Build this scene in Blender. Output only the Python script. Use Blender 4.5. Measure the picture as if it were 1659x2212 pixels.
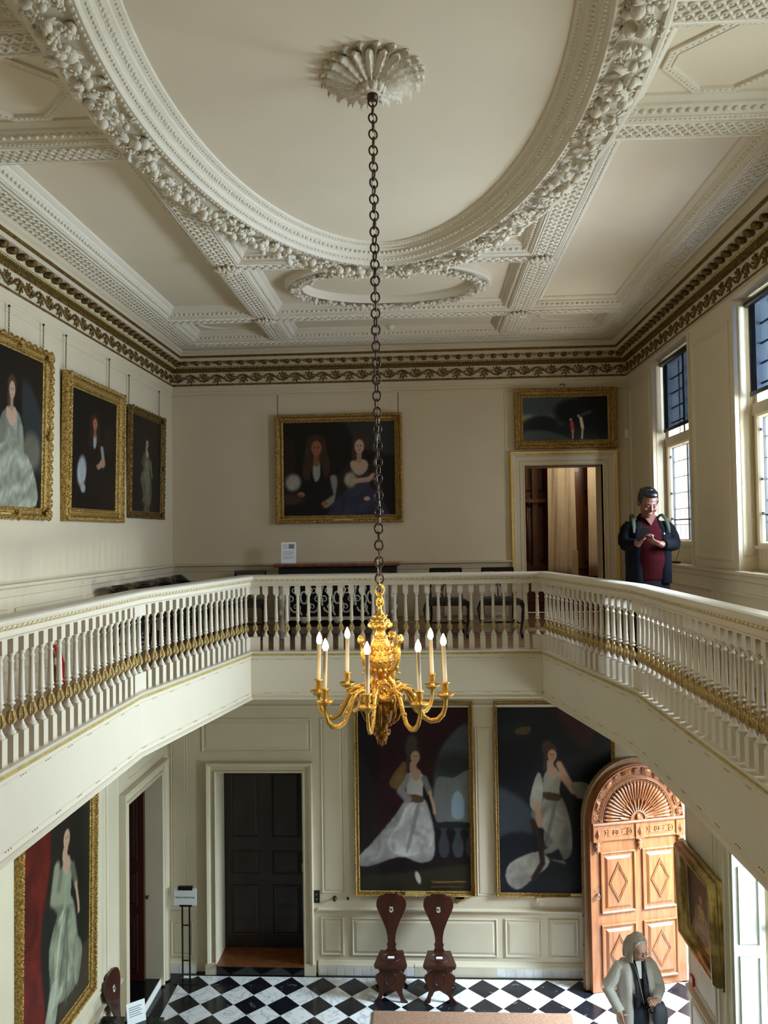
import bpy, bmesh, math, random
import numpy as np
from mathutils import Vector, Matrix, Quaternion, noise

PI = math.pi
rnd = random.Random(7)
for o in list(bpy.data.objects):
    bpy.data.objects.remove(o)
SC = bpy.context.scene
COL = SC.collection

# ------------------------------------------------------------------ camera, world, light
EYE = 5.75                                  # the lens stands 5.75 m above the marble floor, at a gallery rail
def camera():
    yaw, pitch, roll, fpx = -0.049355, 0.028615, -0.0148, 1692.8
    f = Vector((math.sin(yaw)*math.cos(pitch), math.cos(yaw)*math.cos(pitch), math.sin(pitch)))
    r0 = Vector((math.cos(yaw), -math.sin(yaw), 0)); u0 = r0.cross(f)
    r = math.cos(roll)*r0 + math.sin(roll)*u0
    u = -math.sin(roll)*r0 + math.cos(roll)*u0
    cd = bpy.data.cameras.new('camera'); cd.sensor_fit = 'HORIZONTAL'; cd.sensor_width = 36
    cd.lens = 36*fpx/1659; cd.clip_start = 0.05; cd.clip_end = 200
    co = bpy.data.objects.new('camera', cd); COL.objects.link(co)
    M = Matrix((r, u, -f)).transposed().to_4x4(); M.translation = Vector((0, 0, EYE))
    co.matrix_world = M
    SC.camera = co
camera()

SC.view_settings.view_transform = 'Standard'
SC.view_settings.look = 'None'
SC.view_settings.gamma = 1
SC.view_settings.exposure = 0.0
SC.cycles.max_bounces = 7
SC.cycles.diffuse_bounces = 4
SC.cycles.glossy_bounces = 4
SC.cycles.transmission_bounces = 5
SC.cycles.transparent_max_bounces = 8
SC.cycles.use_fast_gi = False
SC.cycles.sample_clamp_indirect = 6
SC.cycles.caustics_reflective = False
SC.cycles.caustics_refractive = False

W = bpy.data.worlds.new('overcast_sky'); SC.world = W; W.use_nodes = True
bg = W.node_tree.nodes['Background']
bg.inputs[0].default_value = (0.97, 0.985, 1.0, 1); bg.inputs[1].default_value = 1.25

def area(name, loc, direction, sx, sy, power, col=(1, 1, 1)):
    l = bpy.data.lights.new(name, 'AREA'); l.shape = 'RECTANGLE'; l.size = sx; l.size_y = sy
    l.energy = power; l.color = col
    o = bpy.data.objects.new(name, l); COL.objects.link(o)
    o.location = loc; o.rotation_euler = Vector(direction).to_track_quat('-Z', 'Y').to_euler()
    return o
for yc, pw, c in ((8.655, 165, (0.84, 0.88, 1.0)), (6.23, 860, (0.68, 0.82, 1.0)), (3.78, 160, (0.80, 0.95, 1.0)), (1.33, 42, (1.0, 0.95, 0.85))):      # sky light through each tall window, both storeys
    area('window_daylight', (3.75, yc, 6.75), (-1, 0, 0.12), 1.25, 2.2, pw, c)
for yc, pw, c in ((6.90, 290, (0.84, 1.0, 1.0)), (4.3, 18, (1, 1, 1)), (1.7, 26, (1, 0.9, 0.8))):
    wl = area('window_daylight', (3.95, yc, 2.1), (-1, 0, 0.15), 1.25, 2.4, pw*0.8, c); wl.data.spread = math.radians(115)
for yc, pw in ((8.655, 20), (6.23, 20), (3.78, 9)):               # added upward lamps outside the windows brighten the ceiling, standing in for bounced light
    sl = area('ceiling_fill', (3.45, yc, 5.45), (-0.50, 0, 0.87), 1.2, 0.5, pw, (1.0, 0.96, 0.92)); sl.data.spread = math.radians(95)
dl = area('doorway_skylight', (4.5, 9.15, 2.9), (-0.56, 0.0, -0.83), 1.2, 1.2, 480, (0.66, 0.84, 1.0)); dl.data.spread = math.radians(110)
# ------------------------------------------------------------------ materials
def s2l(c):
    return tuple(((x/255)/12.92 if x/255 <= 0.04045 else (((x/255)+0.055)/1.055)**2.4) for x in c)

def mat(name, rgb, rough=0.5, metal=0.0, var=0.0, vscale=6.0, bump=0.0, bscale=40.0, spec=0.5, rgb2=None, aniso=(1, 1, 1), coat=0.0, detail=4):
    m = bpy.data.materials.new(name); m.use_nodes = True
    nt = m.node_tree; b = nt.nodes['Principled BSDF']
    c = s2l(rgb)
    b.inputs['Base Color'].default_value = (*c, 1)
    b.inputs['Roughness'].default_value = rough
    b.inputs['Metallic'].default_value = metal
    b.inputs['Specular IOR Level'].default_value = spec
    b.inputs['Coat Weight'].default_value = coat
    if var or bump or rgb2:
        tc = nt.nodes.new('ShaderNodeTexCoord'); mp = nt.nodes.new('ShaderNodeMapping')
        mp.inputs['Scale'].default_value = aniso
        nt.links.new(tc.outputs['Object'], mp.inputs['Vector'])
    if var or rgb2:
        n = nt.nodes.new('ShaderNodeTexNoise'); n.inputs['Scale'].default_value = vscale; n.inputs['Detail'].default_value = detail
        n.inputs['Roughness'].default_value = 0.6
        nt.links.new(mp.outputs[0], n.inputs['Vector'])
        r = nt.nodes.new('ShaderNodeValToRGB')
        r.color_ramp.elements[0].position = 0.34; r.color_ramp.elements[1].position = 0.66
        c2 = s2l(rgb2) if rgb2 else tuple(x*(1+var) for x in c)
        c1 = c if rgb2 else tuple(x*(1-var) for x in c)
        r.color_ramp.elements[0].color = (*c1, 1); r.color_ramp.elements[1].color = (*c2, 1)
        nt.links.new(n.outputs['Fac'], r.inputs[0]); nt.links.new(r.outputs[0], b.inputs['Base Color'])
    if bump:
        n2 = nt.nodes.new('ShaderNodeTexNoise'); n2.inputs['Scale'].default_value = bscale; n2.inputs['Detail'].default_value = 3
        nt.links.new(mp.outputs[0], n2.inputs['Vector'])
        bp = nt.nodes.new('ShaderNodeBump'); bp.inputs['Strength'].default_value = min(1, bump); bp.inputs['Distance'].default_value = 0.01*max(1, bump)
        nt.links.new(n2.outputs['Fac'], bp.inputs['Height']); nt.links.new(bp.outputs[0], b.inputs['Normal'])
    return m

def emis(name, rgb, strength):
    m = mat(name, rgb, 0.4); b = m.node_tree.nodes['Principled BSDF']
    b.inputs['Emission Color'].default_value = (*s2l(rgb), 1); b.inputs['Emission Strength'].default_value = strength
    return m

def wood(name, rgb1, rgb2, scale=(1, 1, 1), rough=0.35, coat=0.2, vs=5):
    return mat(name, rgb1, rough, 0, rgb2=rgb2, vscale=vs, aniso=scale, coat=coat, bump=0.12, bscale=30, detail=6)

M = {}
M['paint'] = mat('stone_paint', (205, 189, 160), 0.55, var=0.03, vscale=1.5)
M['paint_low'] = mat('panel_paint', (205, 193, 168), 0.5, var=0.03, vscale=2)
M['cream'] = mat('cream_paint', (214, 202, 182), 0.42, var=0.02, vscale=2)
M['plaster'] = mat('ceiling_plaster', (224, 210, 184), 0.8, var=0.02, vscale=1.2)
M['plaster_orn'] = mat('plaster_ornament', (222, 211, 190), 0.75, bump=0.35, bscale=60)
M['gold'] = mat('gilding', (214, 176, 98), 0.32, 0.65, rgb2=(116, 84, 38), vscale=55, bump=0.9, bscale=130)
M['gold_dull'] = mat('aged_gilding', (142, 110, 50), 0.48, 0.6, rgb2=(74, 56, 26), vscale=45, bump=0.6, bscale=110)
M['gold_flat'] = mat('pale_gilding', (205, 180, 112), 0.4, 0.35, var=0.2, vscale=30)
M['bronze'] = mat('ormolu', (234, 188, 98), 0.26, 0.9, var=0.15, vscale=30, bump=0.5, bscale=150)
M['iron'] = mat('brown_iron', (74, 56, 40), 0.42, 0.7, var=0.3, vscale=20)
M['steel'] = mat('dull_steel', (150, 146, 138), 0.35, 0.8)
M['gilt_soft'] = mat('burnished_gilding', (212, 186, 128), 0.36, 0.55, rgb2=(158, 126, 72), vscale=60, bump=0.7, bscale=120)
M['gilt_leaf'] = mat('bright_gilding', (220, 184, 88), 0.38, 0.4, var=0.15, vscale=40, bump=0.5, bscale=120)
M['black'] = mat('black_paint', (14, 13, 14), 0.38)
M['blackwood'] = mat('black_lacquered_wood', (18, 13, 12), 0.16, coat=0.6)
M['mahog'] = wood('mahogany', (40, 17, 11), (66, 30, 19), (1, 1, 0.25), 0.32, 0.35)
M['darkdoor'] = wood('dark_oak', (24, 14, 11), (38, 23, 17), (1, 1, 0.2), 0.45, 0.1)
M['oak'] = wood('waxed_oak', (124, 72, 40), (156, 98, 58), (2.2, 2.2, 0.22), 0.40, 0.12, vs=9)
M['oak_pale'] = wood('pale_oak_edge', (112, 82, 54), (140, 106, 72), (2, 2, 0.3), 0.5, 0.0)
M['panelwood'] = wood('brown_panelling', (88, 50, 24), (122, 72, 36), (2, 2, 0.25), 0.34, 0.2)
M['white'] = mat('white_paint', (232, 230, 222), 0.45)
M['paper'] = mat('white_paper', (240, 242, 244), 0.7)
M['tile'] = mat('delft_tile', (214, 212, 208), 0.25, rgb2=(228, 228, 228), vscale=9)
M['tin'] = mat('silvered_carving', (206, 200, 186), 0.45, 0.15, var=0.2, vscale=30)
M['shadowbox'] = mat('dark_backing', (22, 18, 15), 0.8)
M['coir'] = mat('coir_mat', (178, 138, 110), 0.95, rgb2=(142, 104, 80), vscale=60, bump=1.0, bscale=220)
M['grey_glass_print'] = mat('grey_print', (120, 126, 140), 0.7)
M['red_plastic'] = mat('red_plastic', (190, 30, 30), 0.35)
M['glassclear'] = None

def glass_mat():
    m = bpy.data.materials.new('window_glass'); m.use_nodes = True; nt = m.node_tree
    nt.nodes.clear(); out = nt.nodes.new('ShaderNodeOutputMaterial')
    t = nt.nodes.new('ShaderNodeBsdfTransparent'); t.inputs[0].default_value = (0.93, 0.96, 0.97, 1)
    g = nt.nodes.new('ShaderNodeBsdfGlossy'); g.inputs['Roughness'].default_value = 0.03
    mx = nt.nodes.new('ShaderNodeMixShader')
    mx.inputs[0].default_value = 0.06; nt.links.new(t.outputs[0], mx.inputs[1]); nt.links.new(g.outputs[0], mx.inputs[2])
    nt.links.new(mx.outputs[0], out.inputs[0]); return m
M['glassclear'] = glass_mat()

def blind_mat():
    m = bpy.data.materials.new('blind_mesh_fabric'); m.use_nodes = True; nt = m.node_tree
    nt.nodes.clear(); out = nt.nodes.new('ShaderNodeOutputMaterial')
    d = nt.nodes.new('ShaderNodeBsdfDiffuse'); d.inputs[0].default_value = (*s2l((58, 62, 78)), 1)
    t = nt.nodes.new('ShaderNodeBsdfTransparent'); t.inputs[0].default_value = (0.24, 0.29, 0.38, 1)
    tc = nt.nodes.new('ShaderNodeTexCoord'); mp = nt.nodes.new('ShaderNodeMapping'); mp.inputs['Scale'].default_value = (1, 6, 0.6)
    nz = nt.nodes.new('ShaderNodeTexNoise'); nz.inputs['Scale'].default_value = 8
    rm = nt.nodes.new('ShaderNodeMapRange'); rm.inputs[3].default_value = 0.45; rm.inputs[4].default_value = 0.85
    nt.links.new(tc.outputs['Object'], mp.inputs[0]); nt.links.new(mp.outputs[0], nz.inputs[0]); nt.links.new(nz.outputs[0], rm.inputs[0])
    mx = nt.nodes.new('ShaderNodeMixShader'); nt.links.new(rm.outputs[0], mx.inputs[0])
    nt.links.new(d.outputs[0], mx.inputs[1]); nt.links.new(t.outputs[0], mx.inputs[2]); nt.links.new(mx.outputs[0], out.inputs[0])
    return m
M['blind'] = blind_mat()

def marble(name, base, vein, rough, vs=2.2, thr=(0.47, 0.5, 0.53), tile=False):
    m = bpy.data.materials.new(name); m.use_nodes = True; nt = m.node_tree; b = nt.nodes['Principled BSDF']
    b.inputs['Roughness'].default_value = rough
    tc = nt.nodes.new('ShaderNodeTexCoord')
    n = nt.nodes.new('ShaderNodeTexNoise'); n.inputs['Scale'].default_value = vs; n.inputs['Detail'].default_value = 8; n.inputs['Distortion'].default_value = 1.4
    nt.links.new(tc.outputs['Object'], n.inputs[0])
    r = nt.nodes.new('ShaderNodeValToRGB'); e = r.color_ramp.elements
    e[0].position = thr[0]; e[0].color = (*s2l(base), 1); e[1].position = thr[2]; e[1].color = (*s2l(base), 1)
    k = e.new(thr[1]); k.color = (*s2l(vein), 1)
    nt.links.new(n.outputs[0], r.inputs[0]); nt.links.new(r.outputs[0], b.inputs['Base Color'])
    return m
M['blackmarble'] = marble('black_marble', (13, 14, 17), (20, 21, 25), 0.16)
M['tablemarble'] = marble('green_black_marble', (24, 28, 26), (120, 128, 118), 0.15, 9, (0.49, 0.505, 0.52))

def checker():
    X0, Y0, S = -2.8334, 10.310, 0.2061
    m = bpy.data.materials.new('chequered_marble'); m.use_nodes = True; nt = m.node_tree; b = nt.nodes['Principled BSDF']
    L = nt.links.new
    tc = nt.nodes.new('ShaderNodeTexCoord'); sp = nt.nodes.new('ShaderNodeSeparateXYZ'); L(tc.outputs['Object'], sp.inputs[0])
    def mth(op, a, bb=None):
        n = nt.nodes.new('ShaderNodeMath'); n.operation = op
        for i, v in enumerate((a, bb)):
            if v is None: continue
            if isinstance(v, (int, float)): n.inputs[i].default_value = v
            else: L(v, n.inputs[i])
        return n.outputs[0]
    p = mth('DIVIDE', mth('SUBTRACT', sp.outputs[0], X0), S)
    q = mth('DIVIDE', mth('SUBTRACT', Y0, sp.outputs[1]), S)
    A = mth('DIVIDE', mth('ADD', mth('ADD', p, q), 1.0), 2.0)
    B = mth('DIVIDE', mth('ADD', mth('SUBTRACT', p, q), 1.0), 2.0)
    fa = mth('FLOOR', A); fb = mth('FLOOR', B)
    par = mth('FLOORED_MODULO', mth('ADD', fa, fb), 2.0)       # 0 = white
    ta = mth('ABSOLUTE', mth('SUBTRACT', mth('SUBTRACT', A, fa), 0.5)); tb = mth('ABSOLUTE', mth('SUBTRACT', mth('SUBTRACT', B, fb), 0.5))
    edge = mth('GREATER_THAN', mth('MAXIMUM', ta, tb), 0.492)
    cmb = nt.nodes.new('ShaderNodeCombineXYZ'); L(fa, cmb.inputs[0]); L(fb, cmb.inputs[1])
    wn = nt.nodes.new('ShaderNodeTexWhiteNoise'); wn.noise_dimensions = '3D'; L(cmb.outputs[0], wn.inputs[0])
    off = nt.nodes.new('ShaderNodeVectorMath'); off.operation = 'SCALE'; L(wn.outputs['Color'], off.inputs[0]); off.inputs['Scale'].default_value = 12
    ad = nt.nodes.new('ShaderNodeVectorMath'); L(tc.outputs['Object'], ad.inputs[0]); L(off.outputs[0], ad.inputs[1])
    n1 = nt.nodes.new('ShaderNodeTexNoise'); n1.inputs['Scale'].default_value = 3.5; n1.inputs['Detail'].default_value = 8; n1.inputs['Distortion'].default_value = 1.6; L(ad.outputs[0], n1.inputs[0])
    rw = nt.nodes.new('ShaderNodeValToRGB'); e = rw.color_ramp.elements
    e[0].position = 0.3; e[0].color = (*s2l((232, 232, 230)), 1); e[1].position = 0.62; e[1].color = (*s2l((226, 226, 224)), 1)
    k = e.new(0.47); k.color = (*s2l((222, 222, 222)), 1); k = e.new(0.5); k.color = (*s2l((180, 180, 184)), 1); k = e.new(0.53); k.color = (*s2l((226, 226, 224)), 1)
    L(n1.outputs[0], rw.inputs[0])
    n2 = nt.nodes.new('ShaderNodeTexNoise'); n2.inputs['Scale'].default_value = 5; n2.inputs['Detail'].default_value = 9; n2.inputs['Distortion'].default_value = 2.5; L(ad.outputs[0], n2.inputs[0])
    rb = nt.nodes.new('ShaderNodeValToRGB'); e = rb.color_ramp.elements
    e[0].position = 0.3; e[0].color = (*s2l((15, 16, 20)), 1); e[1].position = 0.74; e[1].color = (*s2l((40, 42, 48)), 1)
    k = e.new(0.66); k.color = (*s2l((26, 28, 33)), 1); k = e.new(0.70); k.color = (*s2l((120, 124, 130)), 1); k = e.new(0.71); k.color = (*s2l((30, 31, 36)), 1)
    L(n2.outputs[0], rb.inputs[0])
    mx = nt.nodes.new('ShaderNodeMix'); mx.data_type = 'RGBA'; L(par, mx.inputs['Factor']); L(rw.outputs[0], mx.inputs[6]); L(rb.outputs[0], mx.inputs[7])
    mg = nt.nodes.new('ShaderNodeMix'); mg.data_type = 'RGBA'; L(edge, mg.inputs['Factor']); L(mx.outputs[2], mg.inputs[6]); mg.inputs[7].default_value = (*s2l((205, 205, 205)), 1)
    L(mg.outputs[2], b.inputs['Base Color'])
    rr = nt.nodes.new('ShaderNodeMapRange'); L(n2.outputs[0], rr.inputs[0]); rr.inputs[3].default_value = 0.10; rr.inputs[4].default_value = 0.30
    L(rr.outputs[0], b.inputs['Roughness'])
    return m
M['checker'] = checker()

def parquet():
    m = bpy.data.materials.new('parquet_boards'); m.use_nodes = True; nt = m.node_tree; b = nt.nodes['Principled BSDF']
    tc = nt.nodes.new('ShaderNodeTexCoord'); mp = nt.nodes.new('ShaderNodeMapping'); mp.inputs['Rotation'].default_value = (0, 0, PI/4)
    nt.links.new(tc.outputs['Object'], mp.inputs[0])
    br = nt.nodes.new('ShaderNodeTexBrick'); br.inputs['Scale'].default_value = 3.2
    br.inputs['Color1'].default_value = (*s2l((172, 132, 104)), 1); br.inputs['Color2'].default_value = (*s2l((140, 104, 78)), 1)
    br.inputs['Mortar'].default_value = (*s2l((90, 62, 44)), 1); br.inputs['Mortar Size'].default_value = 0.012
    nt.links.new(mp.outputs[0], br.inputs[0]); nt.links.new(br.outputs[0], b.inputs['Base Color'])
    b.inputs['Roughness'].default_value = 0.28
    return m
M['parquet'] = parquet()

# ------------------------------------------------------------------ mesh helpers
class MB:
    def __init__(s):
        s.v = []; s.f = []; s.m = []; s.s = []; s.T = None
    def addv(s, pts):
        n = len(s.v)
        if s.T is not None: pts = [s.T @ Vector(p) for p in pts]
        s.v.extend([tuple(p) for p in pts]); return n
    def face(s, idx, mi=0, sm=False):
        s.f.append(tuple(idx)); s.m.append(mi); s.s.append(sm)
    def box(s, x0, x1, y0, y1, z0, z1, mi=0):
        n = s.addv([(x0,y0,z0),(x1,y0,z0),(x1,y1,z0),(x0,y1,z0),(x0,y0,z1),(x1,y0,z1),(x1,y1,z1),(x0,y1,z1)])
        for q in ((0,3,2,1),(4,5,6,7),(0,1,5,4),(1,2,6,5),(2,3,7,6),(3,0,4,7)):
            s.face([n+i for i in q], mi)
    def cbox(s, c, d, mi=0):
        s.box(c[0]-d[0]/2, c[0]+d[0]/2, c[1]-d[1]/2, c[1]+d[1]/2, c[2]-d[2]/2, c[2]+d[2]/2, mi)
    def prism(s, pts, fn, a, b, mi=0, mside=None, sm=False):
        """2-D outline pts extruded between depths a and b; fn(u,v,w)->xyz"""
        k = len(pts); n = s.addv([fn(u, v, a) for u, v in pts] + [fn(u, v, b) for u, v in pts])
        s.face([n+i for i in range(k)][::-1], mi); s.face([n+k+i for i in range(k)], mi)
        for i in range(k):
            j = (i+1) % k
            s.face((n+i, n+j, n+k+j, n+k+i), mi if mside is None else mside, sm)
    def lathe(s, prof, seg=16, o=(0,0,0), ax='z', mi=0, sm=True, mis=None, squash=None):
        rings = []
        for r, z in prof:
            pts = []
            for i in range(seg):
                a = 2*PI*i/seg; x, y = r*math.cos(a), r*math.sin(a)
                if squash: x *= squash[0]; y *= squash[1]
                p = (x, y, z) if ax == 'z' else ((x, z, y) if ax == 'y' else (z, x, y))
                pts.append((p[0]+o[0], p[1]+o[1], p[2]+o[2]))
            rings.append(s.addv(pts))
        for k in range(len(rings)-1):
            for i in range(seg):
                j = (i+1) % seg
                s.face((rings[k]+i, rings[k]+j, rings[k+1]+j, rings[k+1]+i), mi if mis is None else mis[k], sm)
        if prof[0][0] > 1e-5: s.face([rings[0]+i for i in range(seg)][::-1], mi if mis is None else mis[0])
        if prof[-1][0] > 1e-5: s.face([rings[-1]+i for i in range(seg)], mi if mis is None else mis[-1])
    def tube(s, pts, r, seg=8, mi=0, closed=False, sm=True, flat=None):
        pts = [Vector(p) for p in pts]; n = len(pts)
        rr = r if isinstance(r, (list, tuple)) else [r]*n
        up = None; rings = []
        for i in range(n):
            a = pts[i-1] if (i > 0 or closed) else pts[i]; b = pts[(i+1) % n] if (i < n-1 or closed) else pts[i]
            t = (b-a); t = t.normalized() if t.length > 1e-9 else Vector((0,0,1))
            if up is None:
                up = Vector((0,0,1)) if abs(t.z) < 0.9 else Vector((1,0,0))
            up = (up - t*up.dot(t)); up = up.normalized() if up.length > 1e-6 else t.orthogonal().normalized()
            sd = t.cross(up)
            fx, fy = flat or (1, 1)
            rings.append(s.addv([pts[i] + up*(math.cos(2*PI*k/seg)*rr[i]*fx) + sd*(math.sin(2*PI*k/seg)*rr[i]*fy) for k in range(seg)]))
        last = n if closed else n-1
        for i in range(last):
            a, b = rings[i], rings[(i+1) % n]
            for k in range(seg):
                j = (k+1) % seg; s.face((a+k, b+k, b+j, a+j)[::-1], mi, sm)
        if not closed:
            s.face([rings[0]+k for k in range(seg)], mi, sm); s.face([rings[-1]+k for k in range(seg)][::-1], mi, sm)
    def ell(s, c, r, seg=8, rings=5, mi=0, rot=None, sm=True):
        c = Vector(c); r = Vector(r) if not isinstance(r, (int, float)) else Vector((r, r, r))
        def P(a, b):
            v = Vector((r.x*math.sin(b)*math.cos(a), r.y*math.sin(b)*math.sin(a), r.z*math.cos(b)))
            if rot is not None: v = rot @ v
            return c+v
        top = s.addv([P(0, 0)]); rg = []
        for k in range(1, rings): rg.append(s.addv([P(2*PI*i/seg, PI*k/rings) for i in range(seg)]))
        bot = s.addv([P(0, PI)])
        for i in range(seg):
            j = (i+1) % seg
            s.face((top, rg[0]+i, rg[0]+j), mi, sm); s.face((bot, rg[-1]+j, rg[-1]+i), mi, sm)
            for k in range(len(rg)-1): s.face((rg[k]+i, rg[k+1]+i, rg[k+1]+j, rg[k]+j), mi, sm)
    def loft(s, secs, mi=0, cap=True, sm=True):
        """secs: list of rings with equal point counts"""
        k = len(secs[0]); st = [s.addv(r) for r in secs]
        for a, b in zip(st[:-1], st[1:]):
            for i in range(k):
                j = (i+1) % k; s.face((a+i, a+j, b+j, b+i), mi, sm)
        if cap:
            s.face([st[0]+i for i in range(k)][::-1], mi, sm); s.face([st[-1]+i for i in range(k)], mi, sm)
    def sweep(s, path, prof, fn, closed=False, mis=0, sm=False, segs=None, capends=True):
        """mitred moulding: path 2-D (u,v); prof [(offset to the left, height w)]; fn maps u,v,w"""
        n = len(path); P = [Vector(p) for p in path]; rings = []
        for i in range(n):
            d0 = (P[i]-P[i-1]).normalized() if (i > 0 or closed) else None
            d1 = (P[(i+1) % n]-P[i]).normalized() if (i < n-1 or closed) else None
            d0 = d0 or d1; d1 = d1 or d0
            n0 = Vector((-d0.y, d0.x)); n1 = Vector((-d1.y, d1.x)); b = (n0+n1)
            b = b.normalized() if b.length > 1e-6 else n0
            k = 1/max(0.3, b.dot(n0))
            rings.append(s.addv([fn(P[i].x+b.x*o*k, P[i].y+b.y*o*k, h) for o, h in prof]))
        cnt = n if closed else n-1
        for i in range(cnt):
            if segs is not None and i not in segs: continue
            a, bb = rings[i], rings[(i+1) % n]
            for k in range(len(prof)-1):
                s.face((a+k, bb+k, bb+k+1, a+k+1), mis if isinstance(mis, int) else mis[k], sm)
        return rings
    def build(s, name, mats, parent=None, loc=None, label=None, auto=False):
        used = sorted({i for f in s.f for i in f})
        if len(used) < len(s.v):
            mp = {o: n for n, o in enumerate(used)}; s.v = [s.v[i] for i in used]; s.f = [tuple(mp[i] for i in f) for f in s.f]
        me = bpy.data.meshes.new(name); me.from_pydata(s.v, [], s.f)
        mats = mats if isinstance(mats, (list, tuple)) else [mats]
        for m in mats: me.materials.append(M[m] if isinstance(m, str) else m)
        me.polygons.foreach_set('material_index', s.m); me.polygons.foreach_set('use_smooth', s.s)
        me.update()
        o = bpy.data.objects.new(name, me); COL.objects.link(o)
        if parent is not None: o.parent = parent
        if loc is not None: o.location = loc
        if label: o['label'] = label
        return o

def fix_normals(o):
    bm = bmesh.new(); bm.from_mesh(o.data); bmesh.ops.recalc_face_normals(bm, faces=bm.faces); bm.to_mesh(o.data); bm.free(); return o
def tag(o, label, cat, group=None):
    o['label'] = label; o['category'] = cat
    if group: o['group'] = group
    return o
def thing(name, label, cat, loc=(0,0,0), rz=0, group=None):
    o = bpy.data.objects.new(name, None); COL.objects.link(o); o.location = loc; o.rotation_euler = (0, 0, rz)
    o.empty_display_size = 0.1
    return tag(o, label, cat, group)
def struct(o):
    o['kind'] = 'structure'; return o
def kids(o): return [c for c in bpy.data.objects if c.parent is o]
def copy_tree(o, parent=None, loc=None, rz=None, label=None):
    c = o.copy(); COL.objects.link(c); c.parent = parent
    if loc is not None: c.location = loc
    if rz is not None: c.rotation_euler = (0, 0, rz)
    if label: c['label'] = label
    for ch in kids(o): copy_tree(ch, c)
    return c
def walk(path, closed, spacing, start=0.0, offset=0.0):
    """even stations along a 2-D path -> (point, direction, left normal)"""
    P = [Vector(p) for p in path]; n = len(P); out = []
    for i in range(n if closed else n-1):
        a, b = P[i], P[(i+1) % n]; L = (b-a).length
        if L < spacing*0.5: continue
        d = (b-a)/L; nn = Vector((-d.y, d.x)); k = max(1, round(L/spacing)); st = L/k
        for j in range(k): out.append((a + d*(st*(j+0.5)) + nn*offset, d, nn))
    return out
def dense(path, closed, spacing, offset):
    """stations on a smooth curve (ellipse)"""
    P = [Vector(p) for p in path]; n = len(P); out = []; acc = spacing/2; m = n if closed else n-1
    for i in range(m):
        a, b = P[i], P[(i+1) % n]; L = (b-a).length; d = (b-a)/L; nn = Vector((-d.y, d.x))
        while acc <= L:
            out.append((a+d*acc+nn*offset, d, nn)); acc += spacing
        acc -= L
    return out
XY = lambda z0=0: (lambda u, v, w: (u, v, z0+w))
def on_far(y0):    # plane facing -Y : u=x, v=z, w out of the wall
    return lambda u, v, w: (u, y0-w, v)
def on_left(x0):   # plane facing +X : u=-y, v=z (u runs so that +w is +X)
    return lambda u, v, w: (x0+w, -u, v)
def on_right(x0):  # plane facing -X : u=y
    return lambda u, v, w: (x0-w, u, v)
def rect(u0, u1, v0, v1): return [(u0, v0), (u1, v0), (u1, v1), (u0, v1)]
def Z(r): return EYE + r
# ------------------------------------------------------------------ the room shell
XL, XR, YF, YN = -3.37, 2.71, 10.41, -1.77
XL2, XR2 = -3.46, 2.80
ZG, ZC = 4.45, 8.35                        # gallery floor, ceiling panels
CX, CY = -0.33, 4.32
OCT = [(CX+2.06, CY-2.18), (CX+2.06, CY+2.18), (CX+1.63, CY+4.46), (CX-1.63, CY+4.46),
       (CX-2.06, CY+2.18), (CX-2.06, CY-2.18), (CX-1.63, CY-4.46), (CX+1.63, CY-4.46)]

def holed(mb, u0, u1, v0, v1, holes, fn):
    us = sorted({u0, u1, *[h[0] for h in holes], *[h[1] for h in holes]})
    vs = sorted({v0, v1, *[h[2] for h in holes], *[h[3] for h in holes]})
    for a, b in zip(us[:-1], us[1:]):
        runs = []
        for c, d in zip(vs[:-1], vs[1:]):
            cu, cv = (a+b)/2, (c+d)/2
            if any(h[0] < cu < h[1] and h[2] < cv < h[3] for h in holes): continue
            if runs and abs(runs[-1][1]-c) < 1e-6: runs[-1][1] = d
            else: runs.append([c, d])
        for c, d in runs: fn(a, b, c, d)

# lower floor
mb = MB(); mb.box(-3.245, XR2+0.75, YN, 10.310, -0.1, 0.0); struct(mb.build('floor', 'checker'))
mb = MB(); mb.box(XL2, -3.245, YN, YF, -0.1, 0.0); mb.box(-3.245, XR2+0.75, 10.310, YF, -0.1, 0.0)
struct(mb.build('floor_border', 'blackmarble'))
mb = MB(); mb.box(XR2+0.75, 30, -20, 40, -0.3, -0.12); struct(mb.build('ground', mat('pale_gravel', (206, 200, 188), 0.9, var=0.1, vscale=3)))

# profiles
PANEL = [(0, 0), (0.004, 0.012), (0.02, 0.017), (0.03, 0.012), (0.045, 0.004), (0.05, 0.0)]          # thin applied moulding
RAISED = [(0, 0.0), (0.003, 0.014), (0.016, 0.018), (0.024, 0.008), (0.030, 0.002), (0.062, 0.013), (0.064, 0.014)]
def panel(mb, u0, u1, v0, v1, fn, prof=PANEL, mi=0, mis=None):
    mb.sweep(rect(u0, u1, v0, v1), prof, fn, True, mi if mis is None else mis)
def raised(mb, u0, u1, v0, v1, fn, w=0.064):
    k = w/0.064; pr = [(o*k, h*min(1, k*1.0)) for o, h in RAISED]
    mb.sweep(rect(u0, u1, v0, v1), pr, fn, True, 0)
    n = mb.addv([fn(u, v, pr[-1][1]) for u, v in rect(u0+w, u1-w, v0+w, v1-w)]); mb.face((n, n+1, n+2, n+3), 0)
def band(mb, u0, u1, prof, fn, mi=0):
    """horizontal moulding; prof = [(z, out)] swept between u0 and u1"""
    a = mb.addv([fn(u0, z, h) for z, h in prof]); b = mb.addv([fn(u1, z, h) for z, h in prof])
    for k in range(len(prof)-1): mb.face((a+k, b+k, b+k+1, a+k+1), mi if isinstance(mi, int) else mi[k])
    mb.face([a+k for k in range(len(prof))], 0); mb.face([b+k for k in range(len(prof))][::-1], 0)

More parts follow.
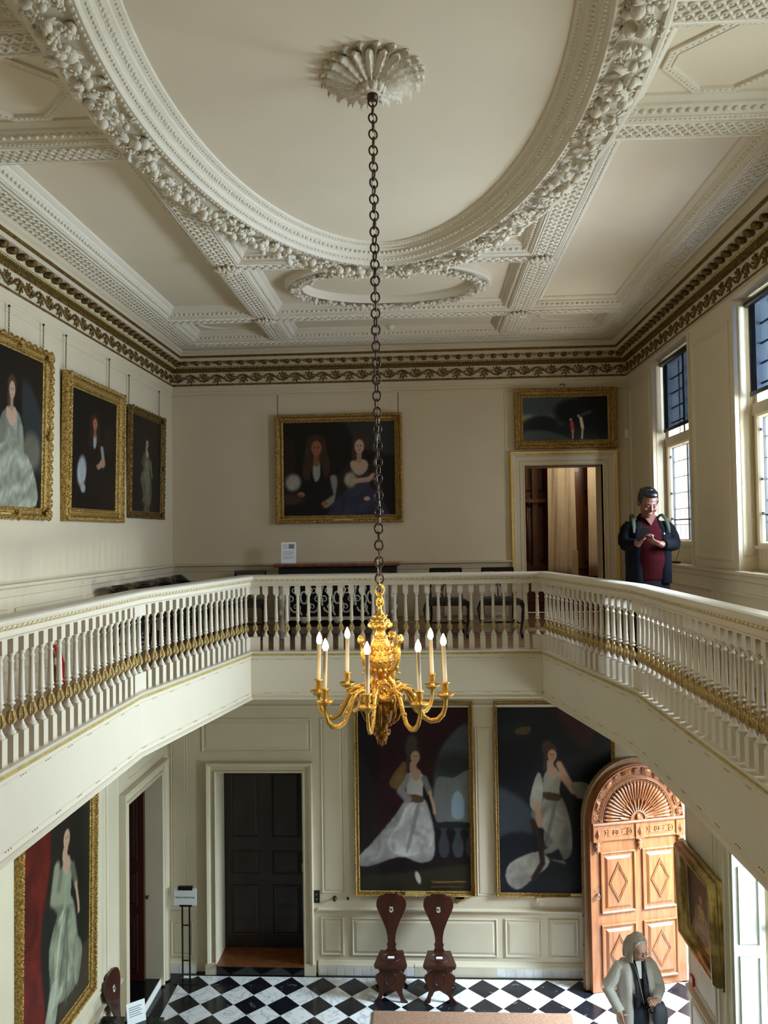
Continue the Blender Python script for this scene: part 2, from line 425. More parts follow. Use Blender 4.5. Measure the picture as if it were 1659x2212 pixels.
# ---- far wall
DOORU = (1.35, 2.37, ZG, 6.625); DOORL = (-2.795, -1.65, 0.0, 2.62)
mb = MB(); F = on_far(YF)
holed(mb, XL-0.6, 3.6, 0, ZG-0.1, [DOORL], lambda a, b, c, d: mb.box(a, b, YF, YF+0.42, c, d))
# lower panelling
DCAP = [(0.80, 0), (0.805, 0.012), (0.815, 0.014), (0.825, 0.035), (0.835, 0.05), (0.845, 0.05), (0.85, 0.03), (0.855, 0)]
for a, b in ((-1.46, 3.4),): band(mb, a, b, DCAP, F)
band(mb, XL2, -3.10, DCAP, F)
for a, b in ((-1.43, -1.12), (-1.02, 0.885), (0.975, 1.455), (1.545, 1.93), (2.0, 3.3)): raised(mb, a, b, 0.235, 0.73, F)
raised(mb, -3.43, -3.13, 0.20, 0.66, F, 0.055)
raised(mb, -1.405, -1.10, 1.04, 3.33, F, 0.05)
raised(mb, -3.42, -3.20, 0.95, 3.4, F, 0.03)
raised(mb, 0.63, 0.86, 1.02, 3.2, F, 0.04)
raised(mb, -3.0, -1.52, 2.88, 3.33, F, 0.07)
band(mb, XL2, XR2, [(3.46, 0), (3.47, 0.03), (3.50, 0.04), (3.52, 0.02), (3.9, 0.02), (3.9, 0)], F)
wall = struct(mb.build('wall_far_lower', 'paint_low'))
# door architrave (lower)
mb = MB()
ARC = [(0, 0), (0, 0.05), (-0.03, 0.062), (-0.05, 0.045), (-0.055, 0.03), (-0.12, 0.03), (-0.13, 0.05), (-0.15, 0.07), (-0.20, 0.085), (-0.215, 0.08), (-0.22, 0)]
mb.sweep([(-2.795, 0.14), (-2.795, 2.62), (-1.65, 2.62), (-1.65, 0.14)][::-1], [(-o, h) for o, h in ARC][::1], F) if False else None
mb.sweep([(-2.795, 0.14), (-2.795, 2.62), (-1.65, 2.62), (-1.65, 0.14)], [(-o*0.62, h) for o, h in ARC], F)
for x in (-2.95, -1.64): mb.box(x, x+0.15, YF-0.075, YF, 0, 0.15)
struct(mb.build('trim_1', 'paint_low'))
mb = MB(); mb.box(-2.80, -1.645, YF-0.08, YF+0.0, 0.0, 0.12, 0); mb.box(-2.80, -1.645, YF-0.10, YF+1.1, 0.12, 0.135, 1)
struct(mb.build('trim_2', ['blackmarble', 'panelwood']))
# skirtings
def tiles_row(mb, u0, u1, fn, z0=0.0, z1=0.115, w=0.115, out=0.055):
    k = max(1, round((u1-u0)/w)); st = (u1-u0)/k
    for i in range(k):
        a, b = u0+i*st+0.002, u0+(i+1)*st-0.002
        mb.sweep(rect(a, b, z0+0.002, z1-0.002), [(0, out-0.006), (0.004, out)], fn, True)
        n = mb.addv([fn(u, v, out) for u, v in rect(a+0.004, b-0.004, z0+0.006, z1-0.006)]); mb.face((n, n+1, n+2, n+3))
mb = MB(); tiles_row(mb, -1.455, -0.20, F); tiles_row(mb, 0.86, 2.4, F); tiles_row(mb, -3.42, -3.09, F)
struct(mb.build('baseboard_far_tiles', 'tile'))
mb = MB()
BB = [(0, 0), (0.0, 0.054), (0.115, 0.054), (0.13, 0.05), (0.15, 0.03), (0.17, 0.015), (0.175, 0)]
band(mb, -1.46, 3.4, BB, F); band(mb, -3.43, -3.085, BB, F); band(mb, -0.2, 0.86, [(0, 0), (0, 0.056), (0.13, 0.056), (0.15, 0.04), (0.155, 0)], F)
struct(mb.build('baseboard_far', 'paint_low'))

# upper far wall
mb = MB()
holed(mb, XL-0.6, 3.2, ZG-0.1, 8.5, [DOORU], lambda a, b, c, d: mb.box(a, b, YF, YF+0.42, c, d))
UD = [(Z(-0.47), 0), (Z(-0.46), 0.012), (Z(-0.45), 0.012), (Z(-0.40), 0.022), (Z(-0.385), 0.05), (Z(-0.36), 0.055), (Z(-0.355), 0.0)]
band(mb, XL, 1.17, UD, F); band(mb, 2.62, XR, UD, F)
band(mb, XL, XR, [(Z(1.885), 0), (Z(1.89), 0.012), (Z(1.905), 0.016), (Z(1.915), 0.006), (Z(1.94), 0.006), (Z(1.945), 0.012), (Z(1.96), 0.012), (Z(1.965), 0.006), (Z(1.99), 0.008), (Z(2.0), 0.018), (Z(2.04), 0.02), (Z(2.04), 0)], F)
for a, b in ((-3.30, -1.9), (-1.75, 0.1), (0.25, 1.10)): panel(mb, a, b, ZG+0.2, Z(-0.56), F)
band(mb, XL, 1.16, [(ZG, 0), (ZG, 0.03), (ZG+0.13, 0.03), (ZG+0.15, 0.01), (ZG+0.15, 0)], F)
panel(mb, 1.10, 2.65, Z(1.085), Z(1.88), F, [(0, 0), (0.004, 0.008), (0.012, 0.008), (0.016, 0)])
struct(mb.build('wall_far', 'paint'))
# upper door architrave with gilded outer band
def carved_band(mb, path, closed, spacing, off, fn, w, h, mi, rxyz, kind='leaf', lift=0.0):
    """little repeated raised leaves / beads along a path (surface carving)"""
    for p, d, n in walk(path, closed, spacing, 0, off):
        c = Vector(fn(p.x, p.y, lift)); ex = (Vector(fn(p.x+d.x, p.y+d.y, lift))-c); ey = (Vector(fn(p.x+n.x, p.y+n.y, lift))-c); ez = ex.cross(ey)
        if kind == 'leaf':
            ang = 0.7 * (1 if (mb_toggle[0] % 2) else -1); mb_toggle[0] += 1
            a, b = ex*math.cos(ang)+ey*math.sin(ang), -ex*math.sin(ang)+ey*math.cos(ang)
        else: a, b = ex, ey
        R = Matrix((a, b, ez)).transposed()
        mb.ell(c, rxyz, 6, 4, mi, R)
mb_toggle = [0]
mb = MB(); path = [(1.35, ZG), (1.35, 6.625), (2.37, 6.625), (2.37, ZG)]
DA = [(0, -0.10), (0, 0.02), (0.012, 0.028), (0.02, 0.02), (0.05, 0.02), (0.055, 0.03), (0.065, 0.03), (0.07, 0.024), (0.12, 0.026), (0.125, 0.035), (0.165, 0.062), (0.185, 0.062), (0.19, 0.05), (0.195, 0)]
mb.sweep(path, DA, F, False, [0,0,0,0,0,0,0,0,0,0,1,1,1])
carved_band(mb, path, False, 0.032, 0.15, F, 0, 0, 1, (0.016, 0.009, 0.010), 'leaf', 0.052)
carved_band(mb, path, False, 0.02, 0.06, F, 0, 0, 0, (0.007, 0.006, 0.006), 'bead', 0.03)
struct(mb.build('trim_3', ['paint', 'gilt_leaf']))

# ---- left wall (upper and lower)
mb = MB(); G = on_left(XL); UDL = UD
mb.box(XL-0.5, XL, YN, YF, ZG-0.1, 8.5)
band(mb, -YF, -YN, UD, G)
band(mb, -YF, -YN, [(Z(1.86), 0), (Z(1.865), 0.006), (Z(1.87), 0.001), (Z(1.93), 0.001), (Z(1.935), 0.008), (Z(1.95), 0.012), (Z(1.96), 0.008), (Z(2.0), 0.012), (Z(2.04), 0.02), (Z(2.04), 0)], G)
ys = [10.3, 9.1, 7.65, 6.25, 4.85, 3.45, 2.05]
for a, b in zip(ys[:-1], ys[1:]): panel(mb, -a+0.06, -b-0.06, ZG+0.22, Z(-0.56), G)
band(mb, -YF, -YN, [(ZG, 0), (ZG, 0.03), (ZG+0.14, 0.03), (ZG+0.16, 0.01), (ZG+0.16, 0)], G)
struct(mb.build('wall_left', 'paint'))
mb = MB(); G = on_left(XL2)
DOORW = (-10.05, -8.89, 0.0, 2.70)
holed(mb, -YF, -YN, 0, ZG-0.1, [DOORW], lambda a, b, c, d: mb.box(XL2-0.44, XL2, -b, -a, c, d))
DC2 = [(z, h) for z, h in DCAP]
band(mb, -8.72, -YN, DC2, G)
raised(mb, -8.70, -8.36, 0.98, 3.2, G, 0.045)
raised(mb, -8.26, -4.6, 0.98, 3.3, G, 0.06); raised(mb, -9.9, -9.0, 2.95, 3.3, G, 0.04)
for a, b in ((-8.68, -8.2), (-8.1, -6.6), (-6.5, -5.0)): raised(mb, a, b, 0.2, 0.73, G)
band(mb, -8.72, -YN, BB, G)
mb.sweep([(-10.05, 0.02), (-10.05, 2.70), (-8.89, 2.70), (-8.89, 0.02)], [(-o*0.75, h) for o, h in ARC], G)
struct(mb.build('wall_left_lower', 'paint_low'))
mb = MB(); mb.box(XL2, XL2+0.012, 8.3, 10.2, 0.0, 0.10); struct(mb.build('trim_4', 'white'))
mb = MB(); mb.box(XL2-1.6, XL2+0.002, 8.89, 10.05, -0.1, 0.10); struct(mb.build('floor_threshold', 'blackmarble'))

# ---- right wall, upper, with its tall windows
WU = [(8.04, 9.27), (5.60, 6.86), (3.15, 4.41), (0.70, 1.96), (-1.6, -0.34)]
WZ0, WZ1 = Z(-0.36), Z(1.99)
mb = MB(); Rr = on_right(XR)
holed(mb, YN, YF, ZG-0.1, 8.5, [(a, b, WZ0, WZ1) for a, b in WU], lambda a, b, c, d: mb.box(XR, XR+0.36, a, b, c, d))
band(mb, YN, YF, [(Z(-0.45), 0), (Z(-0.44), 0.015), (Z(-0.40), 0.02), (Z(-0.385), 0.045), (Z(-0.36), 0.05), (Z(-0.355), -0.02)], Rr)
for a, b in WU:       # embrasure panels on the reveals and under the sash
    fr = lambda u, v, w, b=b: (u, b-w, v)
    panel(mb, XR+0.025, XR+0.135, WZ0+0.12, WZ1-0.06, fr, [(0, 0), (0.004, 0.006), (0.010, 0.006), (0.014, 0)])
    for ed in (a, b):
        s = 1 if ed == b else -1
        band(mb, ed+0.0 if s > 0 else ed-0.05, ed+0.05 if s > 0 else ed, [(WZ0, 0), (WZ0, 0.012), (WZ1, 0.012), (WZ1, 0)], Rr)
for a, b in zip([YF]+[w[0] for w in WU][:-1], [w[1] for w in WU]):
    if a-b > 0.6: panel(mb, b+0.12, a-0.12, Z(-0.28), Z(1.85), Rr)
for a, b in ((9.0, 10.3), (7.5, 8.9), (6.0, 7.4), (4.5, 5.9), (3.0, 4.4), (1.5, 2.9)): panel(mb, a, b, ZG+0.22, Z(-0.54), Rr)
struct(mb.build('wall_right', 'paint'))
# lower right wall
WL = [(6.2, 7.58), (3.6, 5.0), (1.0, 2.4)]; DR = (8.79, 10.41, 0.0, 3.05)
mb = MB(); R2 = on_right(XR2)
holed(mb, YN, YF, 0, ZG-0.1, [(a, b, 0.62, 3.3) for a, b in WL]+[DR], lambda a, b, c, d: mb.box(XR2, XR2+0.55, a, b, c, d))
band(mb, 7.66, 8.79, DCAP, R2); raised(mb, 7.76, 8.70, 0.2, 0.73, R2, 0.05)
raised(mb, 7.95, 8.72, 0.93, 3.0, R2, 0.035); band(mb, 7.66, 8.79, BB, R2)
panel(mb, 7.66, 7.86, 0.9, 3.2, R2, [(0, 0), (0.006, 0.02), (0.03, 0.022), (0.036, 0.01), (0.05, 0)])
band(mb, 5.0, 7.62, [(0.60, 0), (0.60, 0.03), (0.62, 0.035), (0.63, -0.02)], R2)
struct(mb.build('wall_right_lower', 'paint_low'))
# near wall behind the camera and the room above
mb = MB(); mb.box(XL-0.5, XR+0.9, YN-0.3, YN, 0, 8.5); struct(mb.build('wall_near', 'paint'))
mb = MB(); mb.box(XL-0.5, XR+0.4, YN-0.3, YF+0.45, ZC, ZC+0.15); struct(mb.build('ceiling', 'plaster'))

# ---- gallery floor, soffit, fascia
mb = MB(); K = [(XL, YF), (XR, YF), OCT[2], OCT[3]]
L_ = [(XL, YN), (XL, YF), OCT[3], OCT[4], OCT[5], OCT[6]]; R_ = [(XR, YF), (XR, YN), OCT[7], OCT[0], OCT[1], OCT[2]]; N_ = [(XR, YN), (XL, YN), OCT[6], OCT[7]]
for pl in (K, L_, R_, N_):
    mb.prism(pl, XY(), ZG-0.06, ZG, 0)
struct(fix_normals(mb.build('floor_gallery', 'parquet')))
mb = MB()
for pl in (K, L_, R_, N_):
    pl = [(x + (-0.09 if x < -3 else 0.09 if x > 2.5 else 0), y) for x, y in pl]
    mb.prism(pl, XY(), Z(-1.80), ZG-0.06, 0)
FA = [(0.0, Z(-1.83)), (0.022, Z(-1.83)), (0.026, Z(-1.815)), (0.012, Z(-1.80)), (0.002, Z(-1.795)), (0.002, Z(-1.77)), (0.008, Z(-1.765)), (0.008, Z(-1.757)), (0.002, Z(-1.75)),
      (0.002, Z(-1.395)), (0.009, Z(-1.39)), (0.009, Z(-1.378)), (0.004, Z(-1.375)), (0.006, Z(-1.355)), (0.018, Z(-1.345)), (0.024, Z(-1.33)), (0.014, Z(-1.325)), (0.03, Z(-1.31)), (0.036, Z(-1.30)), (0.03, Z(-1.292)), (-0.11, Z(-1.29)), (-0.11, Z(-1.31))]
mb.sweep(OCT, FA, XY(), True, [0,0,0,0,0,0,0,0,0,0,0,0,0,0,1,1,0,0,0,0,0])
# faint gilt running pattern on both narrow beads
for i_, (p, d, n) in enumerate(walk(OCT, True, 0.028, 0, 0.0095)):
    R0 = Matrix.Translation((p.x, p.y, 0)) @ Matrix(((d.x, n.x, 0, 0), (d.y, n.y, 0, 0), (0, 0, 1, 0), (0, 0, 0, 1))); mb.T = R0
    for z, ok in ((Z(-1.384), i_ % 11 < 3), (Z(-1.761), i_ % 11 in (6, 7, 8))):
        if ok: mb.cbox((0, 0, z), (0.008, 0.003, 0.007), 2)
    mb.T = None
gf = mb.build('trim_5', ['cream', 'gold_flat', 'gold_dull']); struct(gf)

# ---- cornice round the upper walls
PATH = [(XL, YN), (XR, YN), (XR, YF), (XL, YF)]
CP = [(0.0, 2.03), (0.022, 2.035), (0.026, 2.055), (0.012, 2.065), (0.010, 2.075), (0.010, 2.205), (0.022, 2.215), (0.030, 2.235), (0.034, 2.25), (0.055, 2.262), (0.062, 2.285), (0.075, 2.29), (0.078, 2.345), (0.165, 2.347), (0.166, 2.385),
      (0.182, 2.393), (0.190, 2.405), (0.184, 2.412), (0.195, 2.435), (0.222, 2.455), (0.226, 2.48)]
mb = MB(); mb.sweep(PATH, [(o, Z(h)) for o, h in CP], XY(), True, [0,1,1,0,0,0,1,1,1,1,0,0,0,0,1,1,1,0,0,0])
struct(mb.build('trim_6', ['paint', 'gold_dull']))
mb = MB()
for (a, b) in (((XR, 2.5), (XR, YF)), ((XR, YF), (XL, YF)), ((XL, YF), (XL, 2.5))):
    A, B = Vector(a), Vector(b); d = (B-A).normalized(); n = Vector((-d.y, d.x)); Ln = (B-A).length; P3 = lambda t, o, z: (A.x+d.x*t+n.x*o, A.y+d.y*t+n.y*o, Z(z))
    R0 = Matrix(((d.x, n.x, 0), (d.y, n.y, 0), (0, 0, 1)))
    k = int(Ln/0.031)
    for i in range(k): mb.ell(P3((i+.5)*Ln/k, 0.068, 2.277), 0.0115, 6, 4, 3)
    k = int(Ln/0.15)
    for i in range(k):                                            # carved brackets under the corona
        t = (i+.5)*Ln/k
        mb.ell(P3(t, 0.115, 2.318), (0.035, 0.045, 0.028), 8, 5, 1, R0); mb.ell(P3(t, 0.145, 2.325), (0.04, 0.018, 0.022), 6, 4, 1, R0)
        mb.ell(P3(t+0.075, 0.10, 2.335), (0.016, 0.02, 0.012), 6, 4, 2, R0)
    k = int(Ln/0.05)
    for i in range(k): mb.ell(P3((i+.5)*Ln/k, 0.030, 2.232), (0.018, 0.008, 0.010), 6, 4, 1, R0)
    # scrolling vine frieze
    k = round(Ln/0.36); st = Ln/k; zc = 2.138; vine = []
    for i in range(k*16+1): t = i*st/16; vine.append(P3(t, 0.018, zc+0.042*math.sin(2*PI*t/st)))
    mb.tube(vine, 0.0105, 5, 1)
    for i in range(2*k):
        c = (i+.5)*st/2; s = 1 if i % 2 == 0 else -1; sp = []
        for j in range(15):
            a = j*0.75; r = 0.045*(1-j/17)
            sp.append(P3(c+r*math.cos(a*s+PI/2*s), 0.018, zc-s*0.012+r*math.sin(a*s+PI/2*s)*0.95))
        mb.tube(sp, [0.0095*(1-j/22) for j in range(15)], 5, 1)
        mb.ell(P3(c, 0.02, zc-s*0.012), (0.015, 0.012, 0.015), 6, 4, 2)
        for a in (0.1, 0.8, 1.5, 2.2, 2.9, 3.7, 4.5, 5.3):
            mb.ell(P3(c+0.062*math.cos(a), 0.016, zc-s*0.008+0.052*math.sin(a)), (0.020, 0.008, 0.009), 5, 4, 1, R0 @ Matrix.Rotation(-a-0.6, 3, 'Y'))
struct(mb.build('trim_7', ['gold', 'gold_dull', 'gold', 'gold_flat']))

# ---- ceiling beams, mouldings, oval wreaths
ZS = 8.235
BX = [(-3.37, -2.89), (-1.87, -1.66), (1.02, 1.23), (2.27, 2.71)]
def mir(y): return 2*CY-y
mb = MB()
def bm_box(x0, x1, y0, y1): mb.box(x0, x1, y0, y1, ZS, ZC)
for x0, x1 in (BX[0], BX[3]): bm_box(x0, x1, YN, YF)
for x0, x1 in (BX[1], BX[2]): bm_box(x0, x1, 4.8, 9.81); bm_box(x0, x1, mir(9.81), mir(4.8))
yb = [(9.81, YF), (8.76, 8.94), (4.79, 4.98)]
for y0, y1 in yb:
    for q in ((y0, y1), (mir(y1), mir(y0))):
        if y0 > 5: bm_box(-2.89, 2.27, *q)
        else: bm_box(-2.89, -1.66, *q); bm_box(1.02, 2.27, *q)
for q in ((7.03, 7.18), (mir(7.18), mir(7.03))):
    bm_box(-1.66, -0.7, *q); bm_box(0.05, 1.02, *q)
CM = [(0, ZS), (0.012, ZS-0.004), (0.022, ZS+0.006), (0.034, ZS+0.012), (0.036, ZS+0.022), (0.045, ZS+0.028), (0.085, ZS+0.062), (0.09, ZS+0.078), (0.10, ZS+0.082), (0.125, ZS+0.10), (0.13, ZC)]
cof = [(-2.89, -1.87, 4.98, 8.76), (1.23, 2.27, 4.98, 8.76), (-2.89, -1.87, 8.94, 9.81), (1.23, 2.27, 8.94, 9.81), (-1.66, 1.02, 8.94, 9.81), (-1.66, 1.02, 7.18, 8.76)]
cof += [(a, b, mir(d), mir(c)) for a, b, c, d in cof] + [(-2.89, -1.87, mir(4.79), 4.79), (1.23, 2.27, mir(4.79), 4.79)]
def eggs(path, closed, off, z, sp=0.055, r=(0.020, 0.015, 0.018)):
    for p, d, n in walk(path, closed, sp, 0, off):
        if p.y < 2.9: continue
        R = Matrix(((d.x, n.x, 0), (d.y, n.y, 0), (0, 0, 1)))
        mb.ell((p.x, p.y, z), r, 6, 4, 0, R)
for a, b, c, d in cof:
    mb.sweep(rect(a, b, c, d), CM, XY(), True)
    if d > 3: eggs(rect(a, b, c, d), True, 0.062, ZS+0.040); eggs(rect(a, b, c, d), True, 0.024, ZS+0.006, 0.03, (0.011, 0.006, 0.006))
def ellp(ax, ay, cx=-0.32, cy=CY, n=112): return [(cx+ax*math.cos(2*PI*i/n), cy+ay*math.sin(2*PI*i/n)) for i in range(n)]
for sgn in (1, -1):
    for pts in ([(-1.66, CY+1.45*sgn), (-1.66, CY+2.71*sgn), (-0.75, CY+2.71*sgn)], [(0.10, CY+2.71*sgn), (1.02, CY+2.71*sgn), (1.02, CY+1.45*sgn)]):
        pts = pts if sgn < 0 else pts[::-1]
        mb.sweep(pts, CM, XY(), False)
        if sgn > 0: eggs(pts, False, 0.062, ZS+0.040)
# guilloche bands on the soffits
def guil(p0, p1, hw, rows=1, pitch=0.16):
    A, B = Vector(p0), Vector(p1); d = (B-A).normalized(); n = Vector((-d.y, d.x)); Ln = (B-A).length
    for off in (-1, 1):
        q = [(A.x+n.x*off*hw*1.12, A.y+n.y*off*hw*1.12, ZS), (B.x+n.x*off*hw*1.12, B.y+n.y*off*hw*1.12, ZS)]
        mb.tube(q, 0.009, 4)
    rw = hw/rows
    for r in range(rows):
        c = -hw+rw*(2*r+1)
        for ph in (0, PI):
            pts = []; k = int(Ln/pitch*10)
            for i in range(k+1):
                t = i*Ln/k; o = c+rw*0.78*math.sin(2*PI*t/pitch+ph)
                pts.append((A.x+d.x*t+n.x*o, A.y+d.y*t+n.y*o, ZS-0.002))
            mb.tube(pts, 0.0105, 4)
        k = int(Ln/pitch*2)
        for i in range(k):
            t = (i+0.5)*pitch/2 + 0
            if t < Ln: mb.ell((A.x+d.x*t+n.x*c, A.y+d.y*t+n.y*c, ZS), (0.011, 0.011, 0.009), 5, 4)
guil((-3.03, 3.2), (-3.03, 9.9), 0.10, 2); guil((2.36, 3.2), (2.36, 9.9), 0.075, 2)
guil((-1.765, 4.98), (-1.765, 9.81), 0.085, 2); guil((1.125, 4.98), (1.125, 9.81), 0.085, 2)
guil((-2.89, 4.885), (-1.87, 4.885), 0.075, 2, 0.12); guil((1.23, 4.885), (2.27, 4.885), 0.075, 2, 0.12)
guil((-2.89, mir(4.885)), (-1.87, mir(4.885)), 0.075, 2, 0.12); guil((1.23, mir(4.885)), (2.27, mir(4.885)), 0.075, 2, 0.12)
guil((-2.89, 8.85), (2.27, 8.85), 0.06, 1); guil((-2.9, 9.93), (2.3, 9.93), 0.06, 1)
guil((-1.66, 7.105), (-0.8, 7.105), 0.055, 1); guil((0.1, 7.105), (1.02, 7.105), 0.055, 1)
# octagonal flat mouldings in the side panels, ovals in the corner panels
for x0, x1 in ((-2.74, -1.99), (1.38, 2.14)):
    y0, y1 = mir(4.66), 4.66; c = 0.26
    oc = [(x0+c, y0), (x1-c, y0), (x1, y0+c), (x1, y1-c), (x1-c, y1), (x0+c, y1), (x0, y1-c), (x0, y0+c)]
    mb.sweep(oc, [(0, ZC), (0.0, ZC-0.016), (0.01, ZC-0.018), (0.045, ZC-0.014), (0.05, ZC-0.02), (0.055, ZC)], XY(), True)
    for p, d, n in walk(oc, True, 0.035, 0, 0.028): mb.ell((p.x, p.y, ZC-0.014), (0.013, 0.010, 0.008), 5, 4)
for cx in (-2.38, 1.75):
    mb.sweep(ellp(0.34, 0.24, cx, 9.375, 40), [(0, ZC), (0, ZC-0.014), (0.02, ZC-0.02), (0.04, ZC-0.014), (0.05, ZC)], XY(), True, 0, True)
# bosses where the beams cross
for bx, by in ((-1.765, 8.85), (1.125, 8.85), (-1.765, 7.105), (1.125, 7.105), (-1.765, 4.885)):
    for i in range(26):
        a = i*2.4; r = 0.018*math.sqrt(i)
        mb.ell((bx+r*1.15*math.cos(a), by+r*math.sin(a), ZS-0.03*(1-r*6)-0.01), (0.03, 0.018, 0.022), 6, 4, 0, Matrix.Rotation(a, 3, 'Z'))
cb = struct(mb.build('trim_8', 'plaster_orn'))

# oval surround
mb = MB(); EL = ellp(1.585, 3.0)
RING = [(0, ZC), (0, 8.205), (0.012, 8.195), (0.035, 8.195), (0.045, 8.215), (0.235, 8.215), (0.245, 8.197), (0.285, 8.19), (0.292, 8.20), (0.30, 8.215), (0.335, 8.235), (0.340, 8.25), (0.352, 8.262), (0.362, 8.265), (0.372, 8.285), (0.395, 8.30), (0.40, 8.315), (0.412, 8.32), (0.445, 8.335), (0.45, ZC)]
mb.sweep(EL, RING, XY(), True, 0)
for off, z, sp, r in ((0.262, 8.192, 0.05, (0.013, 0.010, 0.007)), (0.322, 8.226, 0.036, (0.013, 0.008, 0.007)), (0.368, 8.275, 0.040, (0.014, 0.017, 0.012)), (0.425, 8.326, 0.032, (0.009, 0.010, 0.006))):
    for p, d, n in dense(EL, True, sp, off):
        if p.y > 2.9: mb.ell((p.x, p.y, z), r, 6, 4, 0, Matrix(((d.x, n.x, 0), (d.y, n.y, 0), (0, 0, 1))))
struct(mb.build('trim_9', 'plaster_orn'))
# smaller oval wreath beyond it
mb = MB(); E2 = ellp(1.06, 0.70, -0.32, 7.965, 72)
mb.sweep(E2, [(0, ZC), (0.0, ZC-0.055), (0.02, ZC-0.07), (0.05, ZC-0.065), (0.055, ZC-0.05), (0.155, ZC-0.05), (0.16, ZC-0.07), (0.18, ZC-0.075), (0.21, ZC-0.03), (0.22, ZC)], XY(), True, 0)
struct(mb.build('trim_10', 'plaster_orn'))

def fruit(mb, x, y, z, s, dirv):
    t = rnd.random(); q = Matrix.Rotation(rnd.uniform(0, 2*PI), 3, 'Z') @ Matrix.Rotation(rnd.uniform(-.7, .7), 3, 'X')
    if t < 0.34:
        mb.ell((x, y, z), s*rnd.uniform(.8, 1.15), 9, 6)
    elif t < 0.5:                                     # grapes
        for i in range(7):
            mb.ell((x+rnd.uniform(-s, s), y+rnd.uniform(-s, s), z-rnd.uniform(0, s*.8)), s*.42, 6, 4)
    elif t < 0.66:                                    # rosette flower
        mb.ell((x, y, z-s*.5), s*.4, 7, 5)
        for i in range(6):
            a = i*PI/3; mb.ell((x+s*.75*math.cos(a), y+s*.75*math.sin(a), z-s*.25), (s*.5, s*.38, s*.22), 6, 4, 0, Matrix.Rotation(a, 3, 'Z'))
    elif t < 0.76:                                    # cone
        mb.ell((x, y, z), (s*1.5, s*.8, s*.8), 9, 6, 0, q)
        for i in range(10):
            v = q @ Vector((rnd.uniform(-1.2, 1.2)*s, rnd.uniform(-.6, .6)*s, -s*.6)); mb.ell((x+v.x, y+v.y, z+v.z*.9), s*.28, 5, 4)
    else:                                             # leaf with a curl
        for k in (-1, 0, 1):
            w = q @ Matrix.Rotation(k*0.5, 3, 'Z'); v = w @ Vector((s*.9, 0, 0))
            mb.ell((x+v.x, y+v.y, z+abs(v.z)*.2-s*.1*(1-abs(k))), (s*1.25, s*.42, s*.2), 7, 4, 0, w)
mb = MB()
for p, d, n in dense(EL, True, 0.030, 0.0):
    if p.y < 2.7: continue
    for k in range(2):
        o = rnd.uniform(0.055, 0.225); h = 0.085*math.sin(PI*(o-0.04)/0.2)
        fruit(mb, p.x+n.x*o+d.x*rnd.uniform(-.02, .02), p.y+n.y*o+d.y*rnd.uniform(-.02, .02), 8.205-h*rnd.uniform(.35, 1), rnd.uniform(0.020, 0.036), d)
w1 = mb.build('fruit_garland', 'plaster_orn'); w1['kind'] = 'stuff'; tag(w1, 'deep plaster garland of fruit, flowers and leaves round the large central ceiling oval', 'garland')
mb = MB()
for p, d, n in dense(E2, True, 0.026, 0.0):
    for k in range(2):
        o = rnd.uniform(0.065, 0.15)
        fruit(mb, p.x+n.x*o, p.y+n.y*o, ZC-0.075-rnd.uniform(0, .03), rnd.uniform(0.014, 0.024), d)
w2 = mb.build('fruit_garland', 'plaster_orn'); w2['kind'] = 'stuff'; tag(w2, 'narrow plaster leaf wreath round the small ceiling oval above the far gallery', 'garland')
